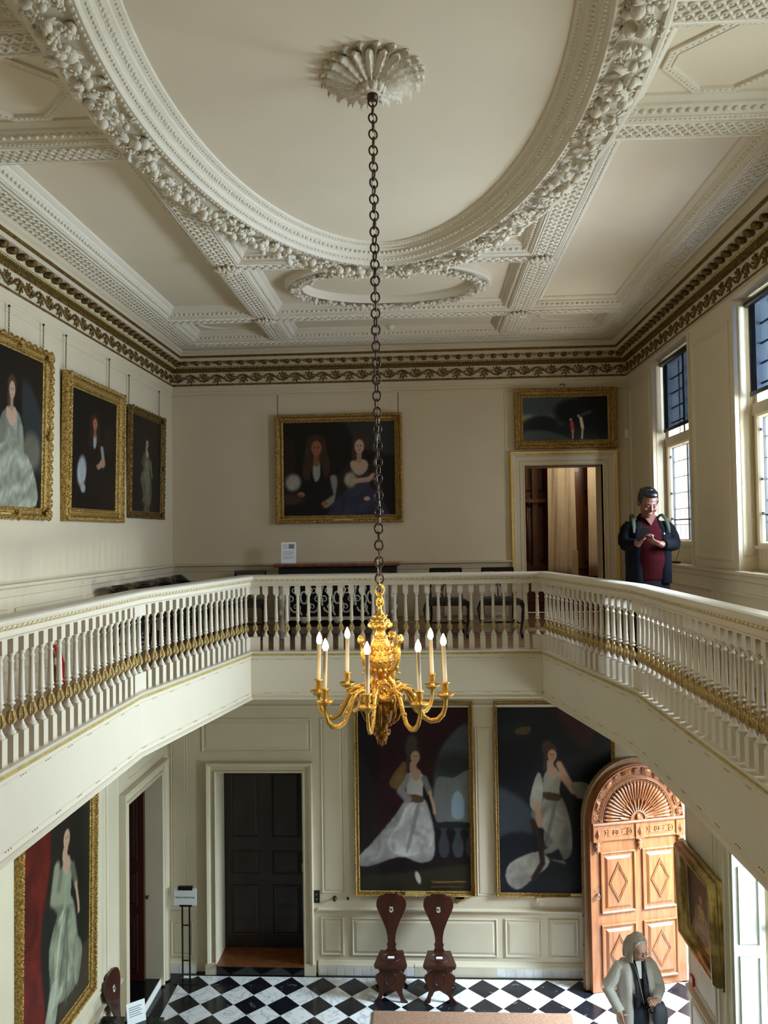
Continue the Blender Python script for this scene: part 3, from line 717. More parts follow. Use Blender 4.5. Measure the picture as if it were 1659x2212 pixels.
# ------------------------------------------------------------------ windows, blinds
def window_upper(a, b, i):
    """frame on the room side of the tall window between y=a and y=b"""
    mb = MB(); x = XR+0.15; zt, zb = WZ1, Z(-0.12); tr = Z(1.02)
    def bar(y0, y1, z0, z1, d=0.08, mi=0, xx=None): mb.box((xx or x), (xx or x)+d, y0, y1, z0, z1, mi)
    bar(b-0.07, b, WZ0, zt); bar(a, a+0.07, WZ0, zt); bar(a+0.07, b-0.07, zt-0.07, zt); bar(a+0.002, b-0.002, tr-0.05, tr+0.05, 0.12, 0, x-0.02)
    bar(a+0.07, b-0.07, WZ0, zb-0.05, 0.07, 0, x+0.004); mb.box(x-0.03, x+0.10, a+0.002, b-0.002, zb-0.05, zb-0.02, 0)
    bar((a+b)/2-0.03, (a+b)/2+0.03, tr, zt)
    mb.sweep(rect(a+0.07, b-0.07, zb-0.02, tr-0.05), [(0, 0), (0, 0.03), (0.02, 0.02), (0.035, 0.0)], lambda u, v, w: (x-w, u, v), True)
    w = struct(mb.build('window_%d' % (i+1), 'paint'))
    g = MB(); xg = x+0.05
    g.box(xg, xg+0.005, a+0.05, b-0.05, zb-0.02, zt-0.05, 0); g.build('window_pane', 'glassclear', w)
    g = MB()                                                  # dark iron casement with leading bars
    y0, y1, z0, z1 = a+0.10, b-0.10, zb+0.0, tr-0.06
    for q in ((y0, y0+0.022, z0, z1), (y1-0.022, y1, z0, z1), (y0, y1, z0, z0+0.02), (y0, y1, z1-0.022, z1), ((y0+y1)/2-0.018, (y0+y1)/2+0.018, z0, z1)):
        g.box(xg-0.025, xg-0.006, *q)
    n = 6
    for k in range(1, n): g.box(xg-0.008, xg-0.004, y0+(y1-y0)*k/n-0.003, y0+(y1-y0)*k/n+0.003, z0, z1)
    for k in range(1, 6): g.box(xg-0.008, xg-0.004, y0, y1, z0+(z1-z0)*k/6-0.004, z0+(z1-z0)*k/6+0.004)
    g.box(xg-0.03, xg-0.01, y0, y1, z0+0.23, z0+0.245)
    for z in (z0+0.25, (z0+z1)/2, z1-0.12): g.cbox((xg-0.035, y1-0.01, z), (0.03, 0.04, 0.025))
    g.build('casement', 'black', w)
    for k in range(1, 4): pass
    g = MB()
    for k in range(1, 4):
        g.box(xg-0.01, xg-0.002, a+0.07+(b-a-0.14)*k/4-0.008, a+0.07+(b-a-0.14)*k/4+0.008, tr+0.05, zt-0.07)
    for k in range(1, 5): g.box(xg-0.01, xg-0.002, a+0.07, b-0.07, tr+0.05+(zt-tr-0.12)*k/5-0.008, tr+0.05+(zt-tr-0.12)*k/5+0.008)
    g.build('glazing_bars', 'black', w)
    # gilt line on the embrasure panels
    g = MB(); fr = lambda u, v, ww: (u, b-0.0055-ww, v)
    g.sweep(rect(XR+0.034, XR+0.126, WZ0+0.13, WZ1-0.07), [(0, 0), (0.001, 0.003), (0.004, 0.003), (0.005, 0)], fr, True); g.build('gilt_fillet', 'gold_flat', w)
    return w
BL = ['dark blue roller blind half drawn in the window behind the standing man', 'dark blue roller blind in the window at the right edge of the picture']
for i, (a, b) in enumerate(WU):
    window_upper(a, b, i)
    if i > 1: continue
    t = thing('roller_blind', BL[i], 'blind', (XR+0.105, (a+b)/2, Z(1.96)), 0, 'roller blinds on the upper windows')
    g = MB(); g.lathe([(0.028, -(b-a)/2+0.01), (0.028, (b-a)/2-0.01)], 12, (0, 0, -0.03), 'y'); g.build('roller', 'black', t)
    g = MB(); g.box(0.0, 0.003, -(b-a)/2+0.05, (b-a)/2-0.05, -0.80, -0.04); g.build('fabric', 'blind', t)
    g = MB(); g.box(-0.006, 0.010, -(b-a)/2+0.045, (b-a)/2-0.045, -0.83, -0.795); g.build('bottom_bar', 'black', t)
    g = MB(); g.tube([(0.0, -0.2, -0.83), (-0.004, -0.2, -0.9)], 0.003, 5); g.build('pull_cord', 'white', t)
for i, (a, b) in enumerate(WL):
    mb = MB(); x = XR2+0.36; zt, zb = 3.3, 0.62
    for q in ((a, a+0.06, zb, zt), (b-0.06, b, zb, zt), (a, b, zt-0.07, zt), (a, b, zb, zb+0.07), (a, b, 2.0, 2.08), ((a+b)/2-0.025, (a+b)/2+0.025, zb, zt)): mb.box(x, x+0.07, *q)
    for k in range(1, 6): mb.box(x+0.02, x+0.04, a, b, zb+(zt-zb)*k/6-0.01, zb+(zt-zb)*k/6+0.01)
    w = struct(mb.build('window_%d' % (i+6), 'white'))
    g = MB(); g.box(x+0.03, x+0.034, a+0.03, b-0.03, zb+0.03, zt-0.03); g.build('window_pane', 'glassclear', w)
    g = MB(); g.box(XR2+0.0, XR2+0.36, a, b, zb, zb+0.02); g.build('window_sill', 'paint_low', w)
# folded white shutter against the far reveal of the first lower window
t = thing('window_shutter', 'tall white folded shutter in the lower window recess beside the gilt framed portrait', 'shutter', (XR2+0.02, 7.58, 0.99))
g = MB(); g.box(0.0, 0.29, -0.045, 0.0, 0.0, 2.3); g.build('shutter_leaf', mat('shutter_paint', (178, 178, 174), .5), t)
fr = lambda u, v, w: (u, -0.045-w, v)
for z0, z1 in ((0.07, 0.80), (0.90, 1.62), (1.72, 2.25)):
    g = MB(); g.sweep(rect(0.05, 0.235, z0, z1), [(0, 0.0), (0.0, 0.014), (0.006, 0.014), (0.012, 0.001)], fr, True); g.build('shutter_panel_moulding', bpy.data.materials['shutter_paint'], t)
# turquoise bag on the sill
t = thing('bag', 'bright turquoise plastic bag on the lower window sill at the right edge', 'bag', (3.075, 7.30, 0.641))
g = MB()
secs = []
for z, rx, ry in ((0, .07, .10), (.03, .085, .13), (.09, .08, .12), (.14, .055, .09), (.17, .02, .04)):
    secs.append([(rx*math.cos(a)*(1+.12*math.sin(5*a+z*30)), ry*math.sin(a)*(1+.12*math.sin(4*a+z*40)), z) for a in [2*PI*k/20 for k in range(20)]])
g.loft(secs); g.build('bag_body', mat('turquoise_plastic', (36, 178, 214), 0.25), t)
g = MB(); g.tube([(-0.03, 0, 0.15), (-0.04, 0.02, 0.21), (0, 0.03, 0.23), (0.035, 0.02, 0.2), (0.03, 0, 0.15)], 0.006, 6); g.build('bag_handle', bpy.data.materials['turquoise_plastic'], t)

# ------------------------------------------------------------------ rooms glimpsed through the doors
mb = MB()   # closed dark double door, lower
F2 = on_far(YF+0.36)
mb.box(-2.80, -1.645, YF+0.36, YF+0.41, 0.135, 2.63)
d = mb.build('door_1', 'darkdoor'); struct(d)
for k, (u0, u1) in enumerate(((-2.76, -2.26), (-2.19, -1.69))):
    g = MB()
    for z0, z1 in ((0.30, 0.98), (1.12, 1.44), (1.62, 2.52)): raised(g, u0+0.05, u1-0.05, z0, z1, F2, 0.05)
    g.build('door_panels', 'darkdoor', d)
g = MB(); g.box(-1.72, -1.65, YF+0.33, YF+0.365, 1.17, 1.28); g.lathe([(0.018, 0), (0.014, 0.03), (0.028, 0.045), (0.02, 0.06), (0, 0.065)], 10, (-1.69, YF+0.33, 1.24), 'y')
g.build('door_lock', 'gold_flat', d)
mb = MB()   # left doorway lobby: dark open door, chequered floor beyond
mb.box(-5.6, XL2-0.44, 8.3, 8.35, 0, 3); mb.box(-5.6, -5.5, 8.35, 11.2, 0, 3); mb.box(-5.6, XL2-0.44, 10.9, 11.0, 0, 3); mb.box(-5.6, XL2-0.44, 8.3, 11.2, 2.9, 3.0)
struct(mb.build('wall_lobby', 'paint_low'))
mb = MB(); mb.box(-5.6, XL2-0.44, 8.3, 11.0, -0.05, 0.09); struct(mb.build('floor_lobby', 'checker'))
mb = MB(); mb.box(-4.63, -3.64, 9.985, 10.045, 0.105, 2.685); d = struct(mb.build('door_2', wood('red_brown_door', (46, 14, 10), (64, 24, 16), (1, 1, .2), .4)))
g = MB(); fr = on_far(9.985)
for z0, z1 in ((0.22, 0.95), (1.05, 1.5), (1.62, 2.6)):
    raised(g, -4.55, -4.20, z0, z1, fr, 0.05); raised(g, -4.08, -3.72, z0, z1, fr, 0.05)
g.build('door_panels', bpy.data.materials['red_brown_door'], d)
g = MB(); g.lathe([(0.008, 0), (0.008, -0.03), (0.02, -0.04), (0.022, -0.055), (0, -0.065)], 10, (XL2-0.14, 10.05, 1.15), 'y'); struct(g.build('trim_11', 'iron'))

# upper doorway: brown panelled room with pale curtains
mb = MB(); y0 = 12.9
mb.box(0.6, 3.1, y0, y0+0.1, ZG, 7.6); mb.box(1.0, 1.05, YF+0.42, y0, ZG, 7.6); mb.box(3.0, 3.1, YF+0.42, y0, ZG, 7.6); mb.box(0.6, 3.1, YF+0.42, y0+.1, 7.5, 7.6)
mb.box(2.62, 2.70, YF+0.42, 10.95, ZG, 7.6)
fr = on_far(y0)
for a, b in ((1.12, 1.5), (1.55, 2.0), (2.06, 2.30), (2.62, 2.85), (2.88, 2.98)):
    w_ = min(0.05, (b-a)*0.3); raised(mb, a, b, ZG+0.12, ZG+0.62, fr, w_); raised(mb, a, b, ZG+0.82, ZG+1.75, fr, w_); raised(mb, a, b, ZG+1.95, ZG+2.6, fr, w_)
band(mb, 1.05, 3.0, [(ZG+0.70, 0), (ZG+0.70, 0.05), (ZG+0.76, 0.06), (ZG+0.76, 0)], fr)
for x in (1.78, 2.42): mb.box(x, x+0.10, y0-0.08, y0, ZG+0.75, 7.4)
for x in (1.58, 1.66, 1.74): mb.lathe([(0.02, ZG+0.85), (0.014, ZG+1.9)], 8, (x+0.12, y0-0.03, 0))
# carved chimneypiece-like projection on the left
mb.box(1.05, 1.46, 12.2, y0, ZG, ZG+1.15); mb.box(1.05, 1.50, 12.15, y0, ZG+1.15, ZG+1.25); mb.box(1.05, 1.42, 12.3, y0, ZG+1.25, 7.4)
mb.box(1.62, 2.0, y0-0.14, y0, ZG+1.78, ZG+1.84)
struct(mb.build('wall_inner_room', 'panelwood'))
mb = MB(); mb.box(0.6, 3.1, YF+0.1, y0, ZG-0.1, ZG-0.002); struct(mb.build('floor_inner_room', 'parquet'))
cm = mat('linen_curtain', (224, 208, 176), 0.8, var=0.05, vscale=8)
def curtain(x0, x1, z0, z1, y, n, nm):
    g = MB(); k = 60; pts = []
    for j in range(9):
        z = z1+(z0-z1)*j/8; row = []
        for i in range(k+1):
            u = i/k; w = 1+0.10*j/8
            row.append((x0+(x1-x0)*(0.5+(u-0.5)*w), y+0.016*math.sin(u*2*PI*n+0.3*math.sin(j))+0.005*math.sin(u*40+j)*(0.6+0.5*j/8), z))
        pts.append(g.addv(row))
    for a, b in zip(pts[:-1], pts[1:]):
        for i in range(k): g.face((a+i, a+i+1, b+i+1, b+i), 0, True)
    o = g.build('curtain', cm); m = o.modifiers.new('s', 'SOLIDIFY'); m.thickness = 0.004
    return tag(o, nm, 'curtain', 'pale curtains in the room beyond')
curtain(2.0, 2.42, ZG+0.52, 7.0, 12.60, 2, 'wide pale curtain hanging in the brown panelled room beyond the upper doorway')
curtain(2.62, 2.88, ZG+0.60, 7.0, 12.55, 1, 'narrow pale curtain at the right side of the room beyond the upper doorway')
t = thing('notice_stand', 'thin black stand with a long paper notice in the room beyond the upper doorway', 'notice', (2.27, 11.9, ZG))
g = MB(); g.lathe([(0.11, 0), (0.11, 0.012), (0.012, 0.02), (0.012, 0.62), (0.0, 0.62)], 12); g.build('pole', 'black', t)
g = MB(); g.box(-0.045, 0.045, -0.012, -0.008, 0.50, 1.02); g.build('notice_sheet', cm, t)
pl = bpy.data.lights.new('inner_room_fill', 'POINT'); pl.energy = 26; pl.color = (1, 0.88, 0.68); pl.shadow_soft_size = 0.2  # unseen point light, added to brighten the room beyond the doorway
po = bpy.data.objects.new('inner_room_fill', pl); COL.objects.link(po); po.location = (2.7, 11.7, 7.0)

# ------------------------------------------------------------------ balustrade
ZB = ZG; RT = Z(-0.437)
RAILP = [(0.035, RT-0.125), (0.035, RT-0.118), (0.020, RT-0.112), (0.018, RT-0.082), (0.030, RT-0.074), (0.040, RT-0.066), (0.040, RT-0.052), (0.052, RT-0.044), (0.058, RT-0.030), (0.058, RT-0.016), (0.046, RT-0.006), (0.02, RT), (-0.08, RT), (-0.11, RT-0.01), (-0.118, RT-0.03), (-0.10, RT-0.06), (-0.085, RT-0.08), (-0.085, RT-0.125), (0.035, RT-0.125)]
P_TURN = [(0.030, 0.0), (0.031, 0.012), (0.026, 0.018), (0.022, 0.026), (0.0125, 0.048), (0.0125, 0.056), (0.016, 0.060)]
P_BULB = [(0.0128, 0.058), (0.019, 0.066), (0.0255, 0.079), (0.0265, 0.092), (0.022, 0.112), (0.015, 0.138), (0.013, 0.160)]
P_UP = [(0.013, 0.158), (0.014, 0.170), (0.025, 0.176), (0.025, 0.184), (0.017, 0.190), (0.017, 0.196), (0.023, 0.200), (0.022, 0.210), (0.0195, 0.218), (0.0145, 0.415), (0.019, 0.420), (0.019, 0.428), (0.014, 0.432), (0.014, 0.448), (0.022, 0.462), (0.026, 0.470), (0.026, 0.478)]
HB0, HT = 0.165, RT-0.125-ZB
def baluster_meshes():
    mb = MB(); h = 0.029
    mb.box(-h, h, -h, h, 0.0, HB0); mb.box(-h, h, -h, h, HB0+0.478, HT+0.002)
    mb.lathe([(r, z+HB0) for r, z in P_TURN], 10); mb.lathe([(r, z+HB0) for r, z in P_UP], 10)
    a = mb.build('baluster', 'cream')
    mb = MB(); mb.lathe([(r, z+HB0) for r, z in P_BULB], 10)
    for k in range(6):
        an = k*PI/3
        mb.tube([(math.cos(an)*r*1.02, math.sin(an)*r*1.02, z+HB0) for r, z in P_BULB[1:6]], [0.003, .006, .006, .005, .003], 4)
    b = mb.build('gilt_bulb', 'gilt_soft', a)
    return a, b
b0, bb0 = baluster_meshes()
SEG = {2: ('short balustrade across the far side of the gallery opening, behind the chandelier', 'far'),
       1: ('angled balustrade run at the far right of the gallery opening', 'fr'), 3: ('angled balustrade run at the far left of the gallery opening', 'fl'),
       0: ('long straight balustrade on the right side of the gallery opening, under the windows', 'r'), 4: ('long straight balustrade on the left side of the gallery opening', 'l')}
first = True
for i, (lab, _) in SEG.items():
    A, B = Vector(OCT[i]), Vector(OCT[(i+1) % 8]); d = (B-A).normalized(); n = Vector((-d.y, d.x)); L = (B-A).length
    t = thing('balustrade', lab, 'balustrade', (0, 0, 0), 0, 'cream and gilt balustrade round the opening')
    mb = MB(); mb.sweep(OCT, [(o, z) for o, z in RAILP], XY(), True, 0, False, [i]); mb.build('handrail', 'cream', t)
    mb = MB()
    for p, dd, nn in walk([A, B], False, 0.058, 0, 0.041):       # carved gilt ribbon under the rail
        R = Matrix(((dd.x, nn.x, 0), (dd.y, nn.y, 0), (0, 0, 1)))
        mb.ell((p.x, p.y, RT-0.059), (0.025, 0.006, 0.0075), 6, 4, 1, R @ Matrix.Rotation(0.42, 3, 'Y'))
    mb.sweep(OCT, [(0.0405, RT-0.069), (0.043, RT-0.068), (0.0405, RT-0.067)], XY(), True, 0, False, [i])
    mb.build('gilt_ribbon', ['gold_dull', 'gold_flat'], t)
    for Q in (A, B):                                            # square end blocks at each angle
        q = Q - n*0.035 + (d*0.05 if Q is A else -d*0.05)
        R = Matrix.Translation((q.x, q.y, 0)) @ Matrix(((d.x, n.x, 0, 0), (d.y, n.y, 0, 0), (0, 0, 1, 0), (0, 0, 0, 1)))
        for z0, z1 in ((ZB, ZB+HB0), (ZB+HB0+0.478, ZB+HT)):
            mb = MB(); mb.T = R; mb.box(-0.055, 0.055, -0.0305, 0.0305, z0, z1); mb.T = None; mb.build('end_block', 'cream', t)
    k = int(round((L-0.09)/0.122)); ang = math.atan2(d.y, d.x)
    for j in range(k+1):
        q = A + d*(0.045+(L-0.09)*j/k) - n*0.035
        if q.y < 2.2: continue
        if first: o = b0; o.parent = t; first = False
        else:
            o = b0.copy(); COL.objects.link(o); o.parent = t
            c = bb0.copy(); COL.objects.link(c); c.parent = o
        o.location = (q.x, q.y, ZB); o.rotation_euler = (0, 0, ang)

# ------------------------------------------------------------------ chandelier, chain, rosette
HX, HY = -0.245, 4.34
def hz(y): return Z(-(y-1154.6)*0.002556)     # heights read off the photograph at the chandelier's distance
t = thing('ceiling_rose', 'large plaster acanthus ceiling rose above the chandelier chain', 'ceiling rose', (HX, HY, ZC))
def acanthus(L, w, lift):
    """one curling acanthus leaf pointing +x, root at 0"""
    g = MB(); n = 16; m = 4; rows = []
    for i in range(n+1):
        u = i/n; ww = w*(0.20+0.88*math.sin(PI*min(1, u*0.80+0.10)))*(1 if u < 0.97 else 0.35)*(1+0.13*math.cos(u*2*PI*6.5))
        x = L*(u-0.10*max(0, u-0.8)); z = -0.012-0.045*(1-u)**1.3-lift*math.sin(u*PI)-0.14*max(0, u-0.84)
        rows.append(g.addv([(x-0.02*abs(v)*(1-u), ww*v*0.5, z+0.022*abs(v)**1.3-0.016*(1-min(1, abs(v)*4))+0.006*math.cos(u*2*PI*6.5+abs(v)*3)) for v in [k/m for k in range(-m, m+1)]]))
    for a, b in zip(rows[:-1], rows[1:]):
        for k in range(2*m): g.face((a+k, a+k+1, b+k+1, b+k), 0, True)
    return g
lf = None
for tier, (L, w, lift, cnt, ph, dz) in enumerate(((0.305, 0.070, 0.010, 20, 0.5, 0.006), (0.275, 0.066, 0.022, 20, 0.0, -0.018))):
    g = acanthus(L, w, lift); lf = g.build('acanthus_leaf', 'plaster_orn', t); m = lf.modifiers.new('s', 'SOLIDIFY'); m.thickness = 0.006
    for k in range(cnt):
        o = lf if k == 0 else lf.copy()
        if k: COL.objects.link(o)
        o.location = (0, 0, dz); o.rotation_euler = (0, 0, 2*PI*(k+ph)/cnt)
g = MB(); g.lathe([(0.0, -0.125), (0.035, -0.123), (0.058, -0.112), (0.072, -0.088), (0.078, -0.062), (0.074, -0.04), (0.07, -0.02), (0.07, 0)], 24)
for k in range(9):
    a = 2*PI*k/9; g.ell((0.058*math.cos(a), 0.058*math.sin(a), -0.078), (0.022, 0.026, 0.046), 8, 6, 0, Matrix.Rotation(a, 3, 'Z'))
g.build('rose_cup', 'plaster_orn', t)
chand = thing('chandelier', 'ornate gilt eight-armed chandelier with seven lit candle bulbs on a long chain', 'chandelier', (HX, HY, hz(1500)))
zz = lambda y: hz(y)-hz(1500)
g = MB(); top = ZC-0.105-hz(1500)
g.lathe([(0.0, top-0.05), (0.032, top-0.045), (0.03, top-0.01), (0.02, top+0.01), (0, top+0.012)], 10); g.build('ceiling_hook', 'iron', chand)
g = MB(); g.tube([(0.017, 0, math.cos(0)*0)], 0.001) if False else None
def link_mesh(nm, rx, rz, r, mt):
    g = MB(); g.tube([(rx*math.cos(2*PI*k/18), 0, rz*math.sin(2*PI*k/18)) for k in range(18)], r, 6, 0, True); return g.build(nm, mt, chand)
l0 = link_mesh('chain_link', 0.0235, 0.0285, 0.0052, 'iron'); lg = link_mesh('chain_link', 0.024, 0.030, 0.0065, 'bronze')
zt, zb = top-0.06, zz(1262); pitch = 0.0462; n = int((zt-zb)/pitch)
for k in range(n+1):
    o = l0 if k == 0 else l0.copy()
    if k: COL.objects.link(o)
    o.location = (0, 0, zt-k*pitch); o.rotation_euler = (rnd.uniform(-.05, .05), rnd.uniform(-.06, .06), (PI/2 if k % 2 else 0)+0.35*math.sin(k*0.12)+rnd.uniform(-.25, .25))
for k in range(2):
    o = lg if k == 0 else lg.copy()
    if k: COL.objects.link(o)
    o.location = (0, 0, zb-0.03-k*0.046); o.rotation_euler = (0, 0, 0.4+PI/2*k)
g = MB(); g.tube([(0.010*math.sin(k*0.8), 0.012*math.cos(k*0.55), zt+(zb-zt)*k/40-0.05) for k in range(41)], 0.0022, 5); g.build('electric_cable', 'steel', chand)
# gilt body
g = MB()
g.tube([(0.018*math.cos(a), 0, zz(1300)+0.026*math.sin(a)) for a in [2*PI*k/14 for k in range(14)]], 0.006, 6, 0, True)
g.build('hanging_ring', 'bronze', chand)
def LP(ys): return [(r, zz(y)) for y, r in ys]
g = MB()
g.lathe(LP([(1462, 0.02), (1452, 0.03), (1447, 0.052), (1435, 0.066), (1420, 0.068), (1405, 0.060), (1398, 0.050), (1394, 0.056), (1388, 0.050), (1378, 0.040), (1370, 0.028), (1362, 0.026), (1357, 0.040), (1352, 0.058), (1347, 0.062), (1342, 0.058), (1338, 0.040), (1333, 0.036), (1326, 0.026), (1321, 0.015), (1312, 0.011), (1308, 0.014), (1305, 0.0)]), 20)
for z0, r, sz, c in ((1350, .058, .016, 10), (1340, .045, .012, 10), (1445, .056, .014, 12), (1425, .067, .012, 12), (1400, .055, .010, 14), (1375, .036, .010, 10), (1330, .034, .009, 8), (1410, .064, .009, 12)):
    for k in range(c):
        a = 2*PI*k/c; g.ell((r*math.cos(a), r*math.sin(a), zz(z0)), (sz*.7, sz, sz), 6, 5, 0, Matrix.Rotation(a, 3, 'Z'))
g.build('urn', 'bronze', chand)
g = MB(); fig = g                                               # three scroll supports with small busts
for k in range(3):
    a = math.radians((-148, -24, 60)[k])
    c, s = math.cos(a), math.sin(a); P = lambda r, y: (r*c, r*s, zz(y))
    g.tube([P(.035, 1462), P(.055, 1452), P(.088, 1440), P(.104, 1424), P(.106, 1406), P(.092, 1392), P(.078, 1396), P(.076, 1406), P(.088, 1410)], [.008, .011, .014, .016, .018, .018, .012, .009, .006], 8)
    g.tube([P(.100, 1408), P(.104, 1396), P(.112, 1388)], [.020, .017, .011], 8)          # shoulders to neck
    g.ell(P(.120, 1379), (.021, .019, .023), 10, 7); g.ell(P(.127, 1378), (.012, .012, .015), 8, 5)
    for j in range(9):
        b = j*0.7; g.ell((.120*c+.017*math.cos(b)*s, .120*s-.017*math.cos(b)*c, zz(1375)+.012*abs(math.sin(b))), .0085, 6, 4)
    g.tube([P(.045, 1452), P(.05, 1464), P(.075, 1474), P(.085, 1488), P(.078, 1498)], [.010, .014, .013, .012, .018], 8)  # foot below
    g.ell(P(.10, 1440), (.010, .010, .02), 6, 5); g.ell(P(.112, 1450), .008, 6, 4)
g.build('scroll_supports', 'bronze', chand)
g = MB()
for k in range(4):                                              # pedestal with arched niches
    a = math.radians(20+90*k); T = Matrix.Rotation(a, 4, 'Z'); g.T = T
    pts = [(-0.050, zz(1508)), (0.050, zz(1508)), (0.050, zz(1485))]+[(0.042*math.cos(b), zz(1485)+0.040*math.sin(b)) for b in [PI*j/10 for j in range(1, 10)]]+[(-0.050, zz(1485))]
    g.prism(pts, lambda u, v, w: (u, -w, v), 0.035, 0.056)
    g.tube([(0.040*math.cos(b), -0.058, zz(1485)+0.036*math.sin(b)) for b in [PI*j/10 for j in range(11)]], 0.006, 6)
    for j in range(8): g.ell((rnd.uniform(-.024, .024), -0.057, zz(1502)+rnd.uniform(0, .05)), rnd.uniform(.007, .011), 6, 4)
    g.tube([(0.056, -0.056, zz(1508)), (0.056, -0.056, zz(1480)), (0.045, -0.045, zz(1470))], [0.012, 0.010, .008], 6)
g.T = None; g.lathe(LP([(1512, 0.085), (1506, 0.084), (1503, 0.07), (1470, 0.035), (1464, 0.02)]), 16)
g.build('pedestal', 'bronze', chand)
g = MB()
g.lathe(LP([(1612, 0.0), (1608, 0.008), (1600, 0.022), (1592, 0.034), (1588, 0.030), (1585, 0.046), (1580, 0.050), (1576, 0.036), (1570, 0.034), (1562, 0.050), (1550, 0.070), (1535, 0.086), (1520, 0.093), (1512, 0.088), (1508, 0.094), (1504, 0.088)]), 20)
for z0, r, sz, c in ((1558, .055, .016, 8), (1540, .08, .018, 8), (1522, .092, .014, 12), (1600, .022, .012, 6), (1578, .045, .010, 10)):
    for k in range(c):
        a = 2*PI*(k+.5)/c; g.ell((r*math.cos(a), r*math.sin(a), zz(z0)), (sz*.6, sz*.8, sz*1.2), 6, 5, 0, Matrix.Rotation(a, 3, 'Z'))
for k in range(8):
    a = 2*PI*k/8; c, s = math.cos(a), math.sin(a)
    g.tube([(r*c, r*s, zz(y)) for r, y in ((.06, 1562), (.088, 1552), (.108, 1532), (.104, 1514), (.09, 1510), (.088, 1520))], [.006, .009, .011, .011, .009, .005], 6)
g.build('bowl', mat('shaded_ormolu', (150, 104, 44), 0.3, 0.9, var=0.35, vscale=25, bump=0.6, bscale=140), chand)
# arms
flame = emis('candle_bulb_glow', (255, 214, 150), 38.0)
AR = [(.078, 1502), (.100, 1490), (.128, 1484), (.158, 1489), (.182, 1502), (.205, 1524), (.235, 1545), (.272, 1553), (.312, 1550), (.340, 1538), (.354, 1522), (.356, 1508)]
def arm_parts(par):
    g = MB(); g.tube([(r, 0, zz(y)) for r, y in AR], [.011, .015, .016, .016, .016, .016, .015, .015, .015, .014, .012, .010], 8, flat=(1, 0.7))
    g.ell((.226, 0, zz(1538)+.03), .010, 8, 6); g.tube([(.215, 0, zz(1535)), (.222, 0, zz(1535)+.022), (.226, 0, zz(1538)+.03)], [.008, .006, .005], 6)
    g.tube([(.105, 0, zz(1505)), (.118, 0, zz(1512)), (.132, 0, zz(1506)), (.128, 0, zz(1498))], [.008, .010, .009, .006], 6)
    for i in range(7): g.ell((.12+.012*i, 0, zz(1480+i*1.5)), (.008, .013, .006), 6, 4)
    a = g.build('arm', 'bronze', par)
    g = MB(); g.lathe([(0.0, zz(1510)), (.012, zz(1508)), (.016, zz(1504)), (.030, zz(1503)), (.045, zz(1497)), (.048, zz(1494)), (.036, zz(1495)), (.014, zz(1496)), (.013, zz(1490)), (.019, zz(1486)), (.016, zz(1476)), (.024, zz(1472)), (.026, zz(1470)), (.010, zz(1469))], 16, (.356, 0, 0))
    g.build('drip_pan', 'bronze', a)
    g = MB(); g.tube([(.356, 0, zz(1471)), (.349, 0, zz(1392))], .0112, 10); g.build('candle_tube', mat('candle_card', (238, 222, 190), 0.5) if 'candle_card' not in bpy.data.materials else bpy.data.materials['candle_card'], a)
    g = MB(); g.lathe([(.006, 0), (.0145, .010), (.017, .022), (.0135, .040), (.007, .055), (.0015, .066)], 12, (.349, 0, zz(1393))); g.build('bulb', flame, a)
    return a
A0 = arm_parts(chand)
for k in range(8):
    o = A0 if k == 0 else copy_tree(A0, chand)
    th = math.radians(-8+45*k)                # 0 = towards the camera
    o.rotation_euler = (0, 0, -PI/2+th*1.0)
    if k == 4:                                 # the arm turned away from the camera has lost its candle
        for ch in [c for c in kids(o) if c.name.startswith(('candle', 'bulb'))]: bpy.data.objects.remove(ch)
        continue
    r = 0.349; ang = -PI/2+th
    l = bpy.data.lights.new('candle_bulb_light', 'POINT'); l.energy = 1.6; l.color = (1.0, 0.76, 0.46); l.shadow_soft_size = 0.02
    q = bpy.data.objects.new('candle_bulb_light', l); COL.objects.link(q); q.location = (HX+r*math.cos(ang), HY+r*math.sin(ang), hz(1393)+0.085)
# smoke detector, motion sensor, wall fittings
t = thing('smoke_detector', 'small round white smoke detector on the ceiling panel near the far cornice', 'smoke detector', (-0.36, 9.70, ZC))
g = MB(); g.lathe([(0.0, -0.045), (0.03, -0.043), (0.04, -0.03), (0.052, -0.022), (0.055, 0.0)], 16); g.build('detector_body', 'white', t)
g = MB(); g.lathe([(0.0, -0.048), (0.010, -0.047), (0.011, -0.040)], 8); g.build('sensor_cap', 'paper', t)
t = thing('motion_sensor', 'small white motion sensor on the wall between the upper doorway and the window', 'sensor', (2.69, 10.40, 7.0))
g = MB(); g.box(-0.03, 0.015, -0.04, 0.0, -0.035, 0.075); g.build('sensor_body', 'white', t)
g = MB(); g.ell((-0.008, -0.042, -0.015), (0.016, 0.008, 0.014), 8, 6); g.build('sensor_lens', 'paper', t)
